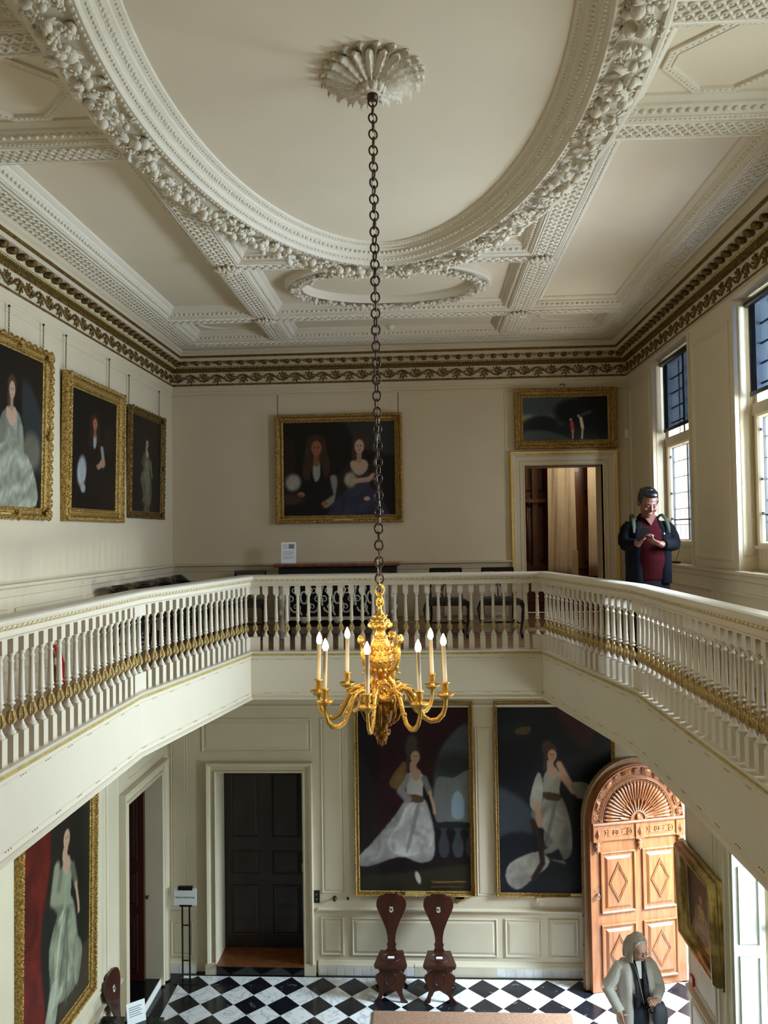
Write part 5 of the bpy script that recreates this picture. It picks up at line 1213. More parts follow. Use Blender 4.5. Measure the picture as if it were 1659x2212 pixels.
# ------------------------------------------------------------------ hall furniture (lower floor)
def smooth_out(pts, n=3):
    P = [Vector(p) for p in pts]; out = []
    m = len(P)
    for i in range(m-1):
        p0, p1, p2, p3 = P[max(0, i-1)], P[i], P[i+1], P[min(m-1, i+2)]
        for k in range(n):
            t = k/n; out.append(0.5*((2*p1)+(-p0+p2)*t+(2*p0-5*p1+4*p2-p3)*t*t+(-p0+3*p1-3*p2+p3)*t**3))
    out.append(P[-1]); return [tuple(q) for q in out]
def hall_chair(label, loc, rz, group):
    """faces -y locally; width .42"""
    t = thing('hall_chair', label, 'chair', loc, rz, group)
    half = smooth_out([(0.075, 0.0), (0.060, 0.03), (0.050, 0.055), (0.058, 0.075), (0.060, 0.09), (0.048, 0.105), (0.052, 0.18), (0.070, 0.26), (0.110, 0.36), (0.150, 0.44), (0.187, 0.52), (0.192, 0.57), (0.180, 0.615), (0.155, 0.645), (0.130, 0.655), (0.105, 0.652)], 3)+[(0.098, 0.666), (0.075, 0.676), (0.0, 0.678)]
    out = half+[(-x, z) for x, z in half[::-1]][1:]
    lean = lambda u, v, w: (u, 0.155+v*0.17+w, 0.435+v*0.985)
    g = MB(); g.prism(out, lean, -0.012, 0.014); g.build('backrest', 'mahog', t)
    g = MB()
    shp = [(-.026, .03), (.026, .03), (.022, .012), (.028, -.02), (.012, -.032), (0, -.036), (-.012, -.032), (-.028, -.02), (-.022, .012)]
    g.prism([(x, .50+z) for x, z in shp], lean, -0.015, -0.012); g.build('painted_crest', mat('crest_white', (206, 200, 186), .5) if 'crest_white' not in bpy.data.materials else bpy.data.materials['crest_white'], t)
    g = MB()
    for s in (-1, 1): g.prism([(s*-.022-.003, .478), (s*-.022+.003, .478), (s*.022+.003, .524), (s*.022-.003, .524)], lean, -0.017, -0.015)
    g.tube([lean(.009*math.cos(a), .501+.009*math.sin(a), -.018) for a in [2*PI*k/10 for k in range(10)]], .002, 4, 0, True)
    g.build('crest_cross', 'black', t)
    g = MB(); seat = [(-0.205, -0.17), (-0.195, -0.19), (0.195, -0.19), (0.205, -0.17), (0.145, 0.17), (-0.145, 0.17)]
    g.prism(seat, lambda u, v, w: (u, v, 0.415+w), 0, 0.028)
    g.prism([(x*.96, y*.96) for x, y in seat], lambda u, v, w: (u, v, 0.415+w), -0.02, 0.0)
    for k in range(36):
        pass
    g.tube([(0.115*math.cos(a), -0.01+0.10*math.sin(a), 0.443) for a in [2*PI*k/32 for k in range(32)]], 0.004, 5, 0, True)
    g.build('seat', 'mahog', t)
    g = MB(); g.box(-0.04, 0.04, -0.035, 0.005, 0.444, 0.452); g.build('seat_notice', 'paper', t)
    def board(y0, splay, nm, yb):
        hf = smooth_out([(0.13, 0.415), (0.115, 0.395), (0.095, 0.37), (0.098, 0.35), (0.125, 0.345), (0.15, 0.325), (0.185, 0.30), (0.192, 0.27), (0.180, 0.24), (0.165, 0.21), (0.150, 0.17), (0.142, 0.13), (0.150, 0.09), (0.170, 0.045), (0.205, 0.012)], 2)+[(0.21, 0.0), (0.125, 0.0)]+smooth_out([(0.12, 0.015), (0.112, 0.05), (0.108, 0.07), (0.092, 0.085), (0.080, 0.11), (0.06, 0.132), (0.0, 0.145)], 2)
        o = hf+[(-x, z) for x, z in hf[::-1]][1:]
        g = MB(); g.prism(o, lambda u, v, w: (u, y0+splay*(0.415-v)+w, v), -0.012, 0.012)
        if nm == 'front_support': g.tube([(0.068*math.cos(a), y0-0.013+splay*(0.415-0.265-0.075*math.sin(a)), 0.265+0.075*math.sin(a)) for a in [2*PI*k/28 for k in range(28)]], 0.004, 5, 0, True)
        g.build(nm, 'mahog', t)
    board(-0.13, -0.16, 'front_support', 0); board(0.12, 0.10, 'rear_support', 0)
    g = MB(); g.box(-0.045, 0.045, -0.12, 0.12, 0.20, 0.225); g.build('stretcher', 'mahog', t)
    return t
hall_chair('dark mahogany hall chair with waisted back, left of the pair below the tall portrait', (-0.487, 9.985, 0), 0, 'hall chairs against the panelling')
hall_chair('dark mahogany hall chair with waisted back, right of the pair below the tall portrait', (0.118, 9.985, 0), 0, 'hall chairs against the panelling')
hall_chair('mahogany hall chair against the left wall behind the marble topped table', (-3.16, 8.385, 0), PI/2, 'hall chairs against the panelling')
# marble topped table with notice
t = thing('side_table', 'dark veined marble topped table at the lower left corner', 'table', (-3.09, 7.55, 0))
g = MB(); g.prism([(-0.30, -0.55), (0.345, -0.55), (0.345, 0.555), (-0.30, 0.555)], lambda u, v, w: (u, v, w), 0.775, 0.805); g.build('marble_top', 'tablemarble', t)
g = MB(); g.box(-0.27, 0.31, -0.52, 0.53, 0.66, 0.775); g.build('apron', 'mahog', t)
for sx in (-0.25, 0.28):
    for sy in (-0.48, 0.49):
        g = MB(); g.tube([(sx, sy, 0.67), (sx*1.03, sy*1.02, 0.5), (sx*.97, sy*.98, 0.2), (sx*1.04, sy*1.03, 0.03), (sx*1.06, sy*1.04, 0.0)], [.035, .032, .02, .022, .028], 8); g.build('leg', 'mahog', t)
t = thing('notice', 'white folded paper notice standing on the marble topped table', 'notice', (-2.995, 8.00, 0.8055), math.radians(38))
g = MB(); g.T = Matrix.Rotation(math.radians(-14), 4, 'X'); g.box(-0.095, 0.095, 0, 0.003, 0, 0.20); g.T = Matrix.Translation((0, 0.10, 0)) @ Matrix.Rotation(math.radians(14), 4, 'X'); g.box(-0.095, 0.095, -0.003, 0, 0, 0.20); g.T = None; g.build('folded_card', 'paper', t)
g = MB(); g.T = Matrix.Rotation(math.radians(-14), 4, 'X')
for k in range(5): g.box(-0.07, 0.06-0.02*(k % 2), -0.001, 0, 0.15-0.02*k, 0.157-0.02*k)
g.build('print_lines', 'grey_glass_print', t)
# coir mat
g = MB(); g.box(-0.69, 1.67, 7.6, 9.59, 0.001, 0.022); o = g.build('door_mat', 'coir'); tag(o, 'large brown coir mat laid on the chequered floor', 'mat')
m = o.modifiers.new('b', 'BEVEL'); m.width = 0.012; m.segments = 3
# "please mind the step" stand
t = thing('sign_stand', 'black metal stand with a white sign asking visitors to mind the step', 'sign', (-3.15, 10.16, 0))
g = MB(); g.box(-0.16, 0.15, -0.06, 0.08, 0.0, 0.006); g.build('base_plate', 'black', t)
for x in (-0.047, 0.047): g = MB(); g.box(x-0.009, x+0.009, -0.009, 0.009, 0.006, 1.0); g.build('upright', 'black', t)
g = MB()
for z in (0.27, 0.72): g.box(-0.047, 0.047, -0.006, 0.006, z, z+0.014)
g.build('crossbars', 'black', t)
g = MB(); g.box(-0.148, 0.148, -0.024, -0.016, 0.99, 1.205); sg = g.build('sign_panel', 'paper', t)
for q in ((-0.095, 0.095, -0.030, 0.006, 1.185, 1.232), (-0.075, 0.085, -0.028, -0.010, 0.975, 0.998)): g = MB(); g.box(*q); g.build('sign_clip', 'black', t)
def text(body, size, loc, rot, mt, parent, nm):
    cu = bpy.data.curves.new(nm, 'FONT'); cu.body = body; cu.size = size; cu.align_x = 'CENTER'; cu.extrude = 0.0004
    cu.materials.append(M[mt] if isinstance(mt, str) else mt); o = bpy.data.objects.new(nm, cu); COL.objects.link(o); o.parent = parent; o.location = loc; o.rotation_euler = rot; return o
text('Please mind the step', 0.030, (0.0, -0.0255, 1.085), (PI/2, 0, 0), 'black', sg, 'lettering')
pa = [o for o in bpy.data.objects if o.get('label', '').startswith('tall full-length portrait of a lady in a silver-white')][0]
inscr = mat('faded_gilt_script', (150, 104, 50), 0.5)
text('Charlotte Countess of Dysart', 0.035, (0.42, -0.024, -1.085), (PI/2, 0, 0), inscr, pa, 'inscription')
# switch, knob, keyhole, call point
t = thing('light_switch', 'black double light switch on the door architrave left of the panelling', 'switch', (-1.478, YF-0.0005, Z(-4.755)))
g = MB(); g.box(-0.042, 0.042, -0.012, 0, -0.08, 0.08); g.build('switch_plate', 'black', t)
for z in (-0.03, 0.03): g = MB(); g.ell((0, -0.014, z), (0.009, 0.009, 0.009), 8, 6); g.build('toggle', 'steel', t)
t = thing('jib_door_knob', 'round dark knob of the jib door in the panelling by the light switch', 'door knob', (-1.236, YF-0.0005, Z(-4.774)))
g = MB(); g.lathe([(0.03, 0), (0.028, -0.006), (0.012, -0.01), (0.012, -0.03), (0.024, -0.038), (0.026, -0.05), (0.016, -0.06), (0, -0.062)], 14, ax='y'); g.build('knob', 'iron', t)
g = MB(); g.box(-1.075, -1.055, YF-0.006, YF, Z(-4.80), Z(-4.765)); g.box(-1.085, -1.045, YF-0.006, YF, Z(-4.782), Z(-4.776)); g.ell((-1.065, YF-0.004, Z(-4.768)), (.012, .004, .012), 8, 5); tag(g.build('keyhole_escutcheon', 'black'), 'small black keyhole escutcheon right of the jib door knob', 'keyhole')
t = thing('fire_call_point', 'small red fire call point on the lower right wall under the deep gilt frame', 'call point', (XR2-0.0005, 8.62, Z(-4.785)), -PI/2)
g = MB(); g.box(-0.045, 0.045, -0.03, 0, -0.045, 0.045); g.build('call_point_box', 'red_plastic', t)
g = MB(); g.box(-0.028, 0.028, -0.032, -0.03, -0.028, 0.028); g.build('press_panel', 'paper', t)
for x, z in ((2.25, Z(-4.66)),): pass

# ------------------------------------------------------------------ the carved entrance door, standing open
ang = math.atan2(10.33-10.02, 3.27-2.02); DWid = 1.29
t = thing('entrance_door', 'arched carved oak entrance door standing open with shell fan top and diamond panels', 'door', (2.02, 10.02, 0.012), ang)
SPR, HW, RV = 2.08, DWid/2, 0.70; cxd = HW
arch = lambda hw, rv, n=28, z0=SPR, c=cxd: [(c+hw*math.cos(a), z0+rv*math.sin(a)) for a in [PI*k/n for k in range(n+1)]]
DF = lambda u, v, w: (u, -w, v)
g = MB(); g.prism([(0, 0), (DWid, 0)]+arch(HW, RV), lambda u, v, w: (u, w, v), 0.0, 0.07); fix_normals(g.build('door_leaf', 'oak', t))
g = MB(); g.prism([(-0.06, 0), (DWid+0.02, 0)]+arch(HW+0.05, RV+0.06), lambda u, v, w: (u, w, v), 0.072, 0.15)
g.build('door_backing', 'oak_pale', t)
g = MB()
for sgn in (0,):
    for k in range(6): g.ell((-0.061, 0.11, 0.2+k*0.35), 0.010, 6, 4)
g.build('studs', 'iron', t)
for (u0, u1) in ((0.13, 0.60), (0.70, 1.17)):
    for (z0, z1) in ((0.10, 0.82), (0.96, 1.72)):
        g = MB()
        g.sweep(rect(u0, u1, z0, z1), [(0, 0.001), (0.0, 0.022), (0.014, 0.026), (0.024, 0.018), (0.030, 0.004), (0.058, 0.004), (0.062, 0.008), (0.088, 0.024)], DF, True)
        n = g.addv([DF(u, v, 0.024) for u, v in rect(u0+.088, u1-.088, z0+.088, z1-.088)]); g.face((n, n+1, n+2, n+3))
        cu, cz = (u0+u1)/2, (z0+z1)/2; dd = [(cu, cz-(z1-z0)*.33), (cu+.132, cz), (cu, cz+(z1-z0)*.33), (cu-.132, cz)]
        g.sweep(dd, [(0, 0.024), (0.002, 0.036), (0.010, 0.036), (0.013, 0.029), (0.018, 0.029), (0.021, 0.034), (0.027, 0.033), (0.030, 0.024)], DF, True)
        g.build('diamond_panel', 'oak', t)
g = MB()     # entablature
EN = [(1.86, 0), (1.86, 0.03), (1.875, 0.04), (1.885, 0.026), (2.04, 0.026), (2.05, 0.035), (2.065, 0.055), (2.085, 0.065), (2.095, 0.06), (2.095, 0)]
band(g, 0.02, DWid, EN, DF)
for u in (0.085, 0.66, 1.22):
    g.box(u-0.055, u+0.055, -0.045, -0.02, 1.86, 2.05)
    dd = [(u, 1.89), (u+.035, 1.955), (u, 2.02), (u-.035, 1.955)]; n = g.addv([DF(a, b, .045) for a, b in dd]+[DF(u, 1.955, .075)])
    for k in range(4): g.face((n+k, n+(k+1) % 4, n+4))
    for k, (w, z) in enumerate(((.045, 1.84), (.055, 1.81), (.035, 1.78), (.045, 1.755), (.02, 1.73))): g.ell((u, -0.03, z), (w*.75, .026-.003*k, .022), 8, 5)
for u0 in (0.19, 0.76):
    for k in range(4):
        u = u0+0.05+k*0.095
        if k in (1, 3): g.tube([DF(u+.030*math.cos(a), 1.962+.038*math.sin(a), .030) for a in [2*PI*j/14 for j in range(14)]], .006, 5, 0, True); g.ell(DF(u, 1.962, .03), (.010, .008, .012), 6, 4)
        else:
            for dz in (-.03, 0, .03): g.ell(DF(u, 1.962+dz, .028), (.020, .007, .009), 6, 4, 0, Matrix.Rotation(.6 if dz > 0 else -.6, 3, 'Y'))
    for q in ([(u0, 1.93), (u0+.02, 1.962), (u0, 1.995)], [(u0+.05, 2.0), (u0+.36, 2.0)], [(u0+.05, 1.925), (u0+.36, 1.925)]): g.tube([DF(a, b, .03) for a, b in q], .005, 5)
g.build('carved_entablature', 'oak', t)
g = MB(); fc = (cxd, SPR+0.015)     # shell fan
for k in range(29):
    a = PI*(k+.5)/29; c, s = math.cos(a), math.sin(a)
    P = lambda r, w: DF(fc[0]+r*c*.93, fc[1]+r*s, w)
    g.tube([P(.115, .010), P(.20, .022), P(.34, .032), P(.455, .040), P(.472, .030)], [.004, .007, .012, .020, .012], 7)
    g.ell(P(.49, .03), .010, 6, 4)
for k in range(13):
    a = PI*(k+.5)/13; c, s = math.cos(a), math.sin(a)
    g.tube([DF(fc[0]+r*c*.93, fc[1]+r*s, w) for r, w in ((.11, .03), (.2, .044), (.265, .038))], [.006, .015, .010], 6)
for rr, th in ((.105, .009), (.515, .008), (.535, .005)): g.tube([DF(fc[0]+rr*.95*math.cos(a), fc[1]+rr*math.sin(a), .03) for a in [PI*j/30 for j in range(31)]], th, 6)
g.prism([(fc[0]-.10, fc[1]), (fc[0]+.10, fc[1])]+[(fc[0]+.10*math.cos(a), fc[1]+.105*math.sin(a)) for a in [PI*j/12 for j in range(1, 12)]], lambda u, v, w: (u, -w, v), .01, .018)
g.ell(DF(fc[0], fc[1]+.03, .03), (.03, .02, .045), 8, 6)
g.build('shell_fan', 'oak', t)
g = MB()     # rim of the arch: ovals, rosettes and faceted blocks
for k in range(41): a = PI*(k+.5)/41; g.ell(DF(cxd+.545*math.cos(a), SPR+.575*math.sin(a), .02), .008, 5, 4)
g.sweep([(cxd+.632*math.cos(a), SPR+.683*math.sin(a)) for a in [PI*j/40 for j in range(41)]], [(0, 0.0), (0, 0.03), (.012, .032), (.018, .018), (.018, 0)], DF, False)
for k in range(13):
    a = PI*(k+.5)/13; c, s = math.cos(a), math.sin(a); C = DF(cxd+.588*c, SPR+.628*s, .016)
    R = Matrix(((-s, 0, c), (0, 1, 0), (c, 0, s)))
    if k % 2 == 0:
        g.ell(C, (.030, .016, .030), 10, 6)
        for j in range(7): b = j*2*PI/7; g.ell((C[0]+.024*math.cos(b), C[1]-.012, C[2]+.024*math.sin(b)), (.011, .008, .011), 6, 4)
        g.tube([(C[0]+.040*math.cos(b), C[1]-.006, C[2]+.040*math.sin(b)) for b in [2*PI*j/14 for j in range(14)]], .006, 5, 0, True)
    elif k % 4 == 1: g.ell(C, (.062, .024, .034), 12, 6, 0, R); g.tube([tuple(Vector(C)+R @ Vector((.070*math.cos(b), -.004, .042*math.sin(b)))) for b in [2*PI*j/16 for j in range(16)]], .006, 5, 0, True)
    else:
        q = [tuple(Vector(C)+R @ Vector(v)) for v in ((-.06, 0, -.038), (.06, 0, -.038), (.06, 0, .038), (-.06, 0, .038), (-.02, -.035, 0), (.02, -.035, 0))]
        n = g.addv(q)
        for f in ((0, 1, 5, 4), (1, 2, 5), (2, 3, 4, 5), (3, 0, 4)): g.face([n+i for i in f])
g.build('arch_carving', 'oak', t)
g = MB(); g.tube([DF(.085+.020*math.cos(b), 1.185+.026*math.sin(b), .03) for b in [2*PI*j/16 for j in range(16)]], .006, 6, 0, True); g.ell(DF(.085, 1.21, .02), (.014, .02, .014), 8, 6); g.build('ring_handle', 'steel', t)
g = MB(); g.tube([DF(.085, 1.25, .015), DF(.075, 1.30, .03), DF(.09, 1.32, .03)], .004, 5); g.build('latch_key', 'steel', t)

# ------------------------------------------------------------------ gallery furniture
def captain_chair(label, loc, rz, group):
    """smoker's bow chair, faces -y"""
    t = thing('smokers_bow_chair', label, 'chair', loc, rz, group)
    g = MB(); s = [[( .21*math.cos(a)*(1 if math.sin(a) > 0 else 1.04), .20*math.sin(a), z) for a in [2*PI*k/24 for k in range(24)]] for z in (.415, .42, .445, .455)]
    s = [[(x*k, y*k, z) for x, y, z in r] for r, k in zip(s, (.93, 1, 1, .97))]; g.loft(s, 0, True, False); g.build('seat', 'blackwood', t)
    bow = [(-.27, -.17), (-.285, -.05), (-.265, .08), (-.20, .18), (-.10, .235), (0, .25), (.10, .235), (.20, .18), (.265, .08), (.285, -.05), (.27, -.17)]
    bow = smooth_out(bow, 3)
    g = MB(); g.tube([(x, y, .69) for x, y in bow], .030, 8, flat=(.5, 1.0)); g.build('arm_bow', 'blackwood', t)
    g = MB(); cr = [p for p in bow if p[1] > .08]; n = len(cr); secs = []
    for i, (x, y) in enumerate(cr):
        u = i/(n-1); h = .095*min(1, math.sin(PI*u)*1.9)+.006; nx, ny = x/.27, y/.25; ln = math.hypot(nx, ny); nx, ny = nx/ln, ny/ln
        secs.append([(x-nx*.016, y-ny*.016, .70), (x+nx*.018, y+ny*.018, .70), (x+nx*.04, y+ny*.04, .70+h), (x+nx*.022, y+ny*.022, .705+h)])
    g.loft(secs, 0, True, True); g.build('crest_rail', 'blackwood', t)
    for i in range(9):
        u = i/8; x, y = bow[int(2+u*(len(bow)-5))]; g = MB()
        g.tube([(x*.70, y*.72-.0, .44), (x*.83, y*.85, .55), (x*.98, y*.98, .69)], [.010, .015, .009], 7); g.build('spindle', 'blackwood', t)
    for sx in (-1, 1):
        for sy in (-1, 1):
            g = MB(); g.tube([(sx*.13, sy*.12, .43), (sx*.155, sy*.145, .30), (sx*.165, sy*.155, .25), (sx*.20, sy*.19, .08), (sx*.205, sy*.195, 0)], [.016, .022, .015, .017, .012], 8); g.build('leg', 'blackwood', t)
        g = MB(); g.tube([(sx*.17, -.16, .22), (sx*.17, 0, .22), (sx*.17, .16, .22)], [.009, .015, .009], 7); g.build('stretcher', 'blackwood', t)
    g = MB(); g.tube([(-.17, 0, .22), (0, 0, .22), (.17, 0, .22)], [.009, .015, .009], 7); g.build('stretcher', 'blackwood', t)
    return t
c0 = captain_chair('black bow-backed armchair nearest the camera in the row on the left gallery', (-2.99, 8.05, ZG), PI/2, 'black armchairs lined up on the left gallery')
for k, (y, lab) in enumerate(((8.75, 'black bow-backed armchair second from the camera in the row on the left gallery'), (9.45, 'black bow-backed armchair third from the camera in the row on the left gallery'),
                             (10.09, 'black bow-backed armchair nearest the far corner in the row on the left gallery'))):
    copy_tree(c0, None, (-2.99, y, ZG), PI/2, lab)
g = MB(); g.box(-0.05, 0.05, -0.012, 0.0, 0, .36); o = g.build('red_folder', 'red_plastic'); o.location = (-3.24, 6.95, ZG+0.002); o.rotation_euler = (math.radians(-14), 0, PI/2); tag(o, 'red board leaning low against the left gallery wall before the armchairs', 'board')
# console table
t = thing('console_table', 'console table with brown marble top and silvered carved openwork apron', 'table', (-1.085, 10.06, ZG))
g = MB(); g.sweep(rect(-0.79, 0.79, -0.33, 0.30), [(0.02, .905), (0, .912), (-.006, .93), (0, .945), (.02, .95)], XY(), True)
n = g.addv([(u, v, .95) for u, v in rect(-.77, .77, -.31, .28)]); g.face((n, n+1, n+2, n+3)); n = g.addv([(u, v, .905) for u, v in rect(-.77, .77, -.31, .28)]); g.face((n+3, n+2, n+1, n))
g.build('marble_top', mat('brown_marble', (128, 74, 50), .2, rgb2=(78, 42, 30), vscale=12), t)
g = MB(); g.box(-.74, .74, -.26, .27, .80, .90); g.box(-.60, .60, -.20, -.19, .15, .80); g.build('dark_frame', 'shadowbox', t)
g = MB()
for z in (.26, .80): g.box(-.64, .64, -.27, -.235, z-.02, z+.02)
for x in (-.62, .62): g.box(x-.02, x+.02, -.27, -.235, .26, .80)
g.build('apron_frame', 'tin', t)
g = MB()
def scroll(cx, cz, r, s, turn, w=.013):
    pts = []
    for j in range(17): a = j*.5*turn; q = r*(1-j/19); pts.append((cx+s*q*math.cos(a), -.262, cz+q*math.sin(a)))
    g.tube(pts, [w*(1-j/26) for j in range(17)], 6)
for cx in (-.42, 0, .42):
    for s in (-1, 1):
        scroll(cx+s*.12, .62, .085, s, 1); scroll(cx+s*.10, .40, .075, s, -1); scroll(cx+s*.17, .50, .05, s, 1, .010); scroll(cx+s*.06, .73, .05, s, -1, .010)
        g.tube([(cx+s*.03, -.262, .30), (cx+s*.08, -.262, .40), (cx+s*.05, -.262, .5), (cx+s*.10, -.262, .62), (cx+s*.03, -.262, .74)], .012, 6)
        g.tube([(cx+s*.19, -.262, .42), (cx+s*.21, -.262, .55), (cx+s*.17, -.262, .68)], [.012, .015, .006], 6)
    g.tube([(cx+.045*math.cos(a), -.262, .52+.075*math.sin(a)) for a in [2*PI*k/16 for k in range(16)]], .012, 6, 0, True)
    g.ell((cx, -.262, .24), (.05, .02, .045), 8, 5); g.ell((cx, -.262, .77), (.04, .02, .03), 8, 5)
g.build('openwork_scrolls', 'tin', t)
for sx in (-1, 1):
    g = MB(); x = sx*.70
    g.lathe([(.055, 0), (.06, .03), (.045, .06), (.06, .08), (.055, .12), (.035, .16), (.03, .32), (.042, .48), (.05, .58), (.04, .66), (.055, .74), (.065, .80)], 12, (x, -.24, 0))
    for k in range(9): g.ell((x+.035*math.cos(k*2.1), -.25+.035*math.sin(k*2.1), .2+k*.065), (.02, .02, .04), 6, 5)
    g.build('carved_leg', 'tin', t)
    g = MB(); g.box(x-.03, x+.03, .19, .25, 0, .80); g.build('leg', 'shadowbox', t)
t = thing('notice', 'white information sheet propped on the brown marble console table', 'notice', (-1.725, 9.97, ZG+0.952), math.radians(4))
g = MB(); g.T = Matrix.Rotation(math.radians(-10), 4, 'X'); g.box(-.095, .095, 0, .004, 0, .27); g.T = None; g.box(-.03, .03, .0, .07, 0, .004); g.build('sheet', 'paper', t)
g = MB(); g.T = Matrix.Rotation(math.radians(-10), 4, 'X'); g.box(.0, .072, -.001, 0, .185, .245)
for k in range(5): g.box(-.075, -.015, -.001, 0, .238-.012*k, .241-.012*k)
for k in range(5): g.box(-.075, .068-.02*(k == 4), -.001, 0, .150-.011*k, .153-.011*k)
for k in range(4): g.box(-.075, .070-.03*(k == 3), -.001, 0, .085-.011*k, .088-.011*k)
g.T = None; g.build('print', 'grey_glass_print', t)
def gallery_chair(label, x, dy=0):
    t = thing('side_chair', label, 'chair', (x, 10.0+dy, ZG), 0, 'dark cabriole chairs on the far gallery')
    g = MB(); sd = [(-.27, -.22), (.27, -.22), (.22, .20), (-.22, .20)]; g.prism(sd, lambda u, v, w: (u, v, w), .40, .455); g.build('seat_rail', 'blackwood', t)
    g = MB(); s = [[(u*k, v*k, z) for u, v in [(-.25, -.20), (.25, -.20), (.20, .18), (-.20, .18)]] for z, k in ((.455, 1), (.475, .97), (.485, .85))]; g.loft(s, 0, True, False); g.build('seat_cushion', 'black', t)
    for s in (-1, 1):
        g = MB(); g.tube([(s*.24, -.19, .45), (s*.275, -.22, .36), (s*.255, -.205, .20), (s*.235, -.19, .07), (s*.26, -.22, .0)], [.030, .030, .018, .014, .026], 8); g.build('leg', 'blackwood', t)
        g = MB(); g.tube([(s*.20, .19, .45), (s*.19, .22, .25), (s*.22, .26, 0)], [.02, .016, .016], 7); g.build('leg', 'blackwood', t)
        g = MB(); g.tube([(s*.20, .19, .44), (s*.195, .21, .60), (s*.20, .25, .84)], [.017, .014, .014], 7); g.build('back_post', 'blackwood', t)
        g = MB(); g.tube([(s*.245, -.18, .17), (s*.22, 0, .17), (s*.20, .22, .17)], [.008, .015, .008], 7); g.build('stretcher', 'blackwood', t)
    g = MB(); g.tube([(-.22, 0, .17), (-.1, 0, .17), (.1, 0, .17), (.22, 0, .17)], [.008, .014, .014, .008], 7); g.build('stretcher', 'blackwood', t)
    g = MB(); g.box(-.205, .205, .235, .262, .80, .855); g.build('top_rail', 'blackwood', t)
    g = MB()
    for k in (-1, 1): g.tube([(k*.03, .20, .46), (k*.075, .21, .55), (k*.02, .22, .64), (k*.06, .235, .73), (k*.03, .245, .81)], .011, 6)
    g.tube([(0, .20, .46), (0, .245, .81)], .009, 6); g.build('splat', 'blackwood', t)
    return t
gallery_chair('dark carved chair on the far gallery, beside the console table', 0.285)
gallery_chair('dark carved chair on the far gallery, beside the upper doorway', 0.955)
gallery_chair('dark carved chair in the far left corner of the gallery', -2.28)
t = thing('floor_box', 'small black box with cable on the window ledge behind the standing man', 'box', (XR-0.01, 8.55, Z(-0.353)))
g = MB(); g.box(-0.03, 0.03, -0.06, 0.06, 0, 0.02); g.build('box_body', 'black', t)
g = MB(); g.tube([(0, .03, .01), (.03, .05, .06), (.05, .04, .14), (.055, .04, .21)], .003, 5); g.build('cable', 'black', t)
# ------------------------------------------------------------------ people
def bake(o, voxel, smooth=2, fac=0.5):
    m = o.modifiers.new('r', 'REMESH'); m.mode = 'VOXEL'; m.voxel_size = voxel; m.use_smooth_shade = True
    s = o.modifiers.new('s', 'SMOOTH'); s.factor = fac; s.iterations = smooth
    dg = bpy.context.evaluated_depsgraph_get(); ev = o.evaluated_get(dg)
    me = bpy.data.meshes.new_from_object(ev, depsgraph=dg); mats = [x for x in o.data.materials]
    o.modifiers.clear(); o.data = me
    if not me.materials:
        for x in mats: me.materials.append(x)
    me.polygons.foreach_set('use_smooth', [True]*len(me.polygons)); return o
def to_mesh(o):
    dg = bpy.context.evaluated_depsgraph_get(); me = bpy.data.meshes.new_from_object(o.evaluated_get(dg), depsgraph=dg)
    n = bpy.data.objects.new(o.name, me); COL.objects.link(n); n.parent = o.parent; n.location = o.location; n.rotation_euler = o.rotation_euler
    nm = o.name; bpy.data.objects.remove(o); n.name = nm; return n
def secs(L, k=28, pw=2.0):
    out = []
    for z, cx, cy, rx, ry in L:
        r = []
        for i in range(k):
            a = 2*PI*i/k; c, s = math.cos(a), math.sin(a)
            r.append((cx+rx*math.copysign(abs(c)**(2/pw), c), cy+ry*math.copysign(abs(s)**(2/pw), s), z))
        out.append(r)
    return out
def hand(g, wrist, tipdir, palm, s=1.0, curl=1.0, side=1):
    """palm slab + four curled fingers + thumb; tipdir = where the fingers point, palm = palm normal (direction they curl)"""
    w = Vector(wrist); d = Vector(tipdir).normalized(); p = Vector(palm); p = (p-d*p.dot(d)).normalized(); l = d.cross(p)*side
    R = Matrix((l, d, p)).transposed(); g.ell(w+d*.045*s, (.040*s, .052*s, .017*s), 12, 8, 0, R)
    g.tube([w-d*.03*s, w+d*.01*s, w+d*.04*s], [.027*s, .025*s, .024*s], 10)
    for k in range(4):
        b = w+d*.085*s*(1-.04*abs(k-1.3))+l*(k-1.5)*.021*s; L = (.066, .076, .070, .054)[k]*s; q = [b]; a = 0
        for j, f in enumerate((.45, .32, .26)):
            a += (.35, .75, .5)[j]*curl; q.append(q[-1]+(d*math.cos(a)+p*math.sin(a))*L*f)
        g.tube(q, [.0095*s, .0090*s, .0082*s, .0065*s], 8); g.ell(q[-1], .0068*s, 8, 5)
    b = w+d*.030*s-l*.034*s; q = [b, b-l*.026*s+d*.022*s+p*.010*s, b-l*.030*s+d*.050*s+p*.022*s*curl, b-l*.018*s+d*.070*s+p*.030*s*curl]
    g.tube(q, [.013*s, .012*s, .010*s, .0075*s], 8)
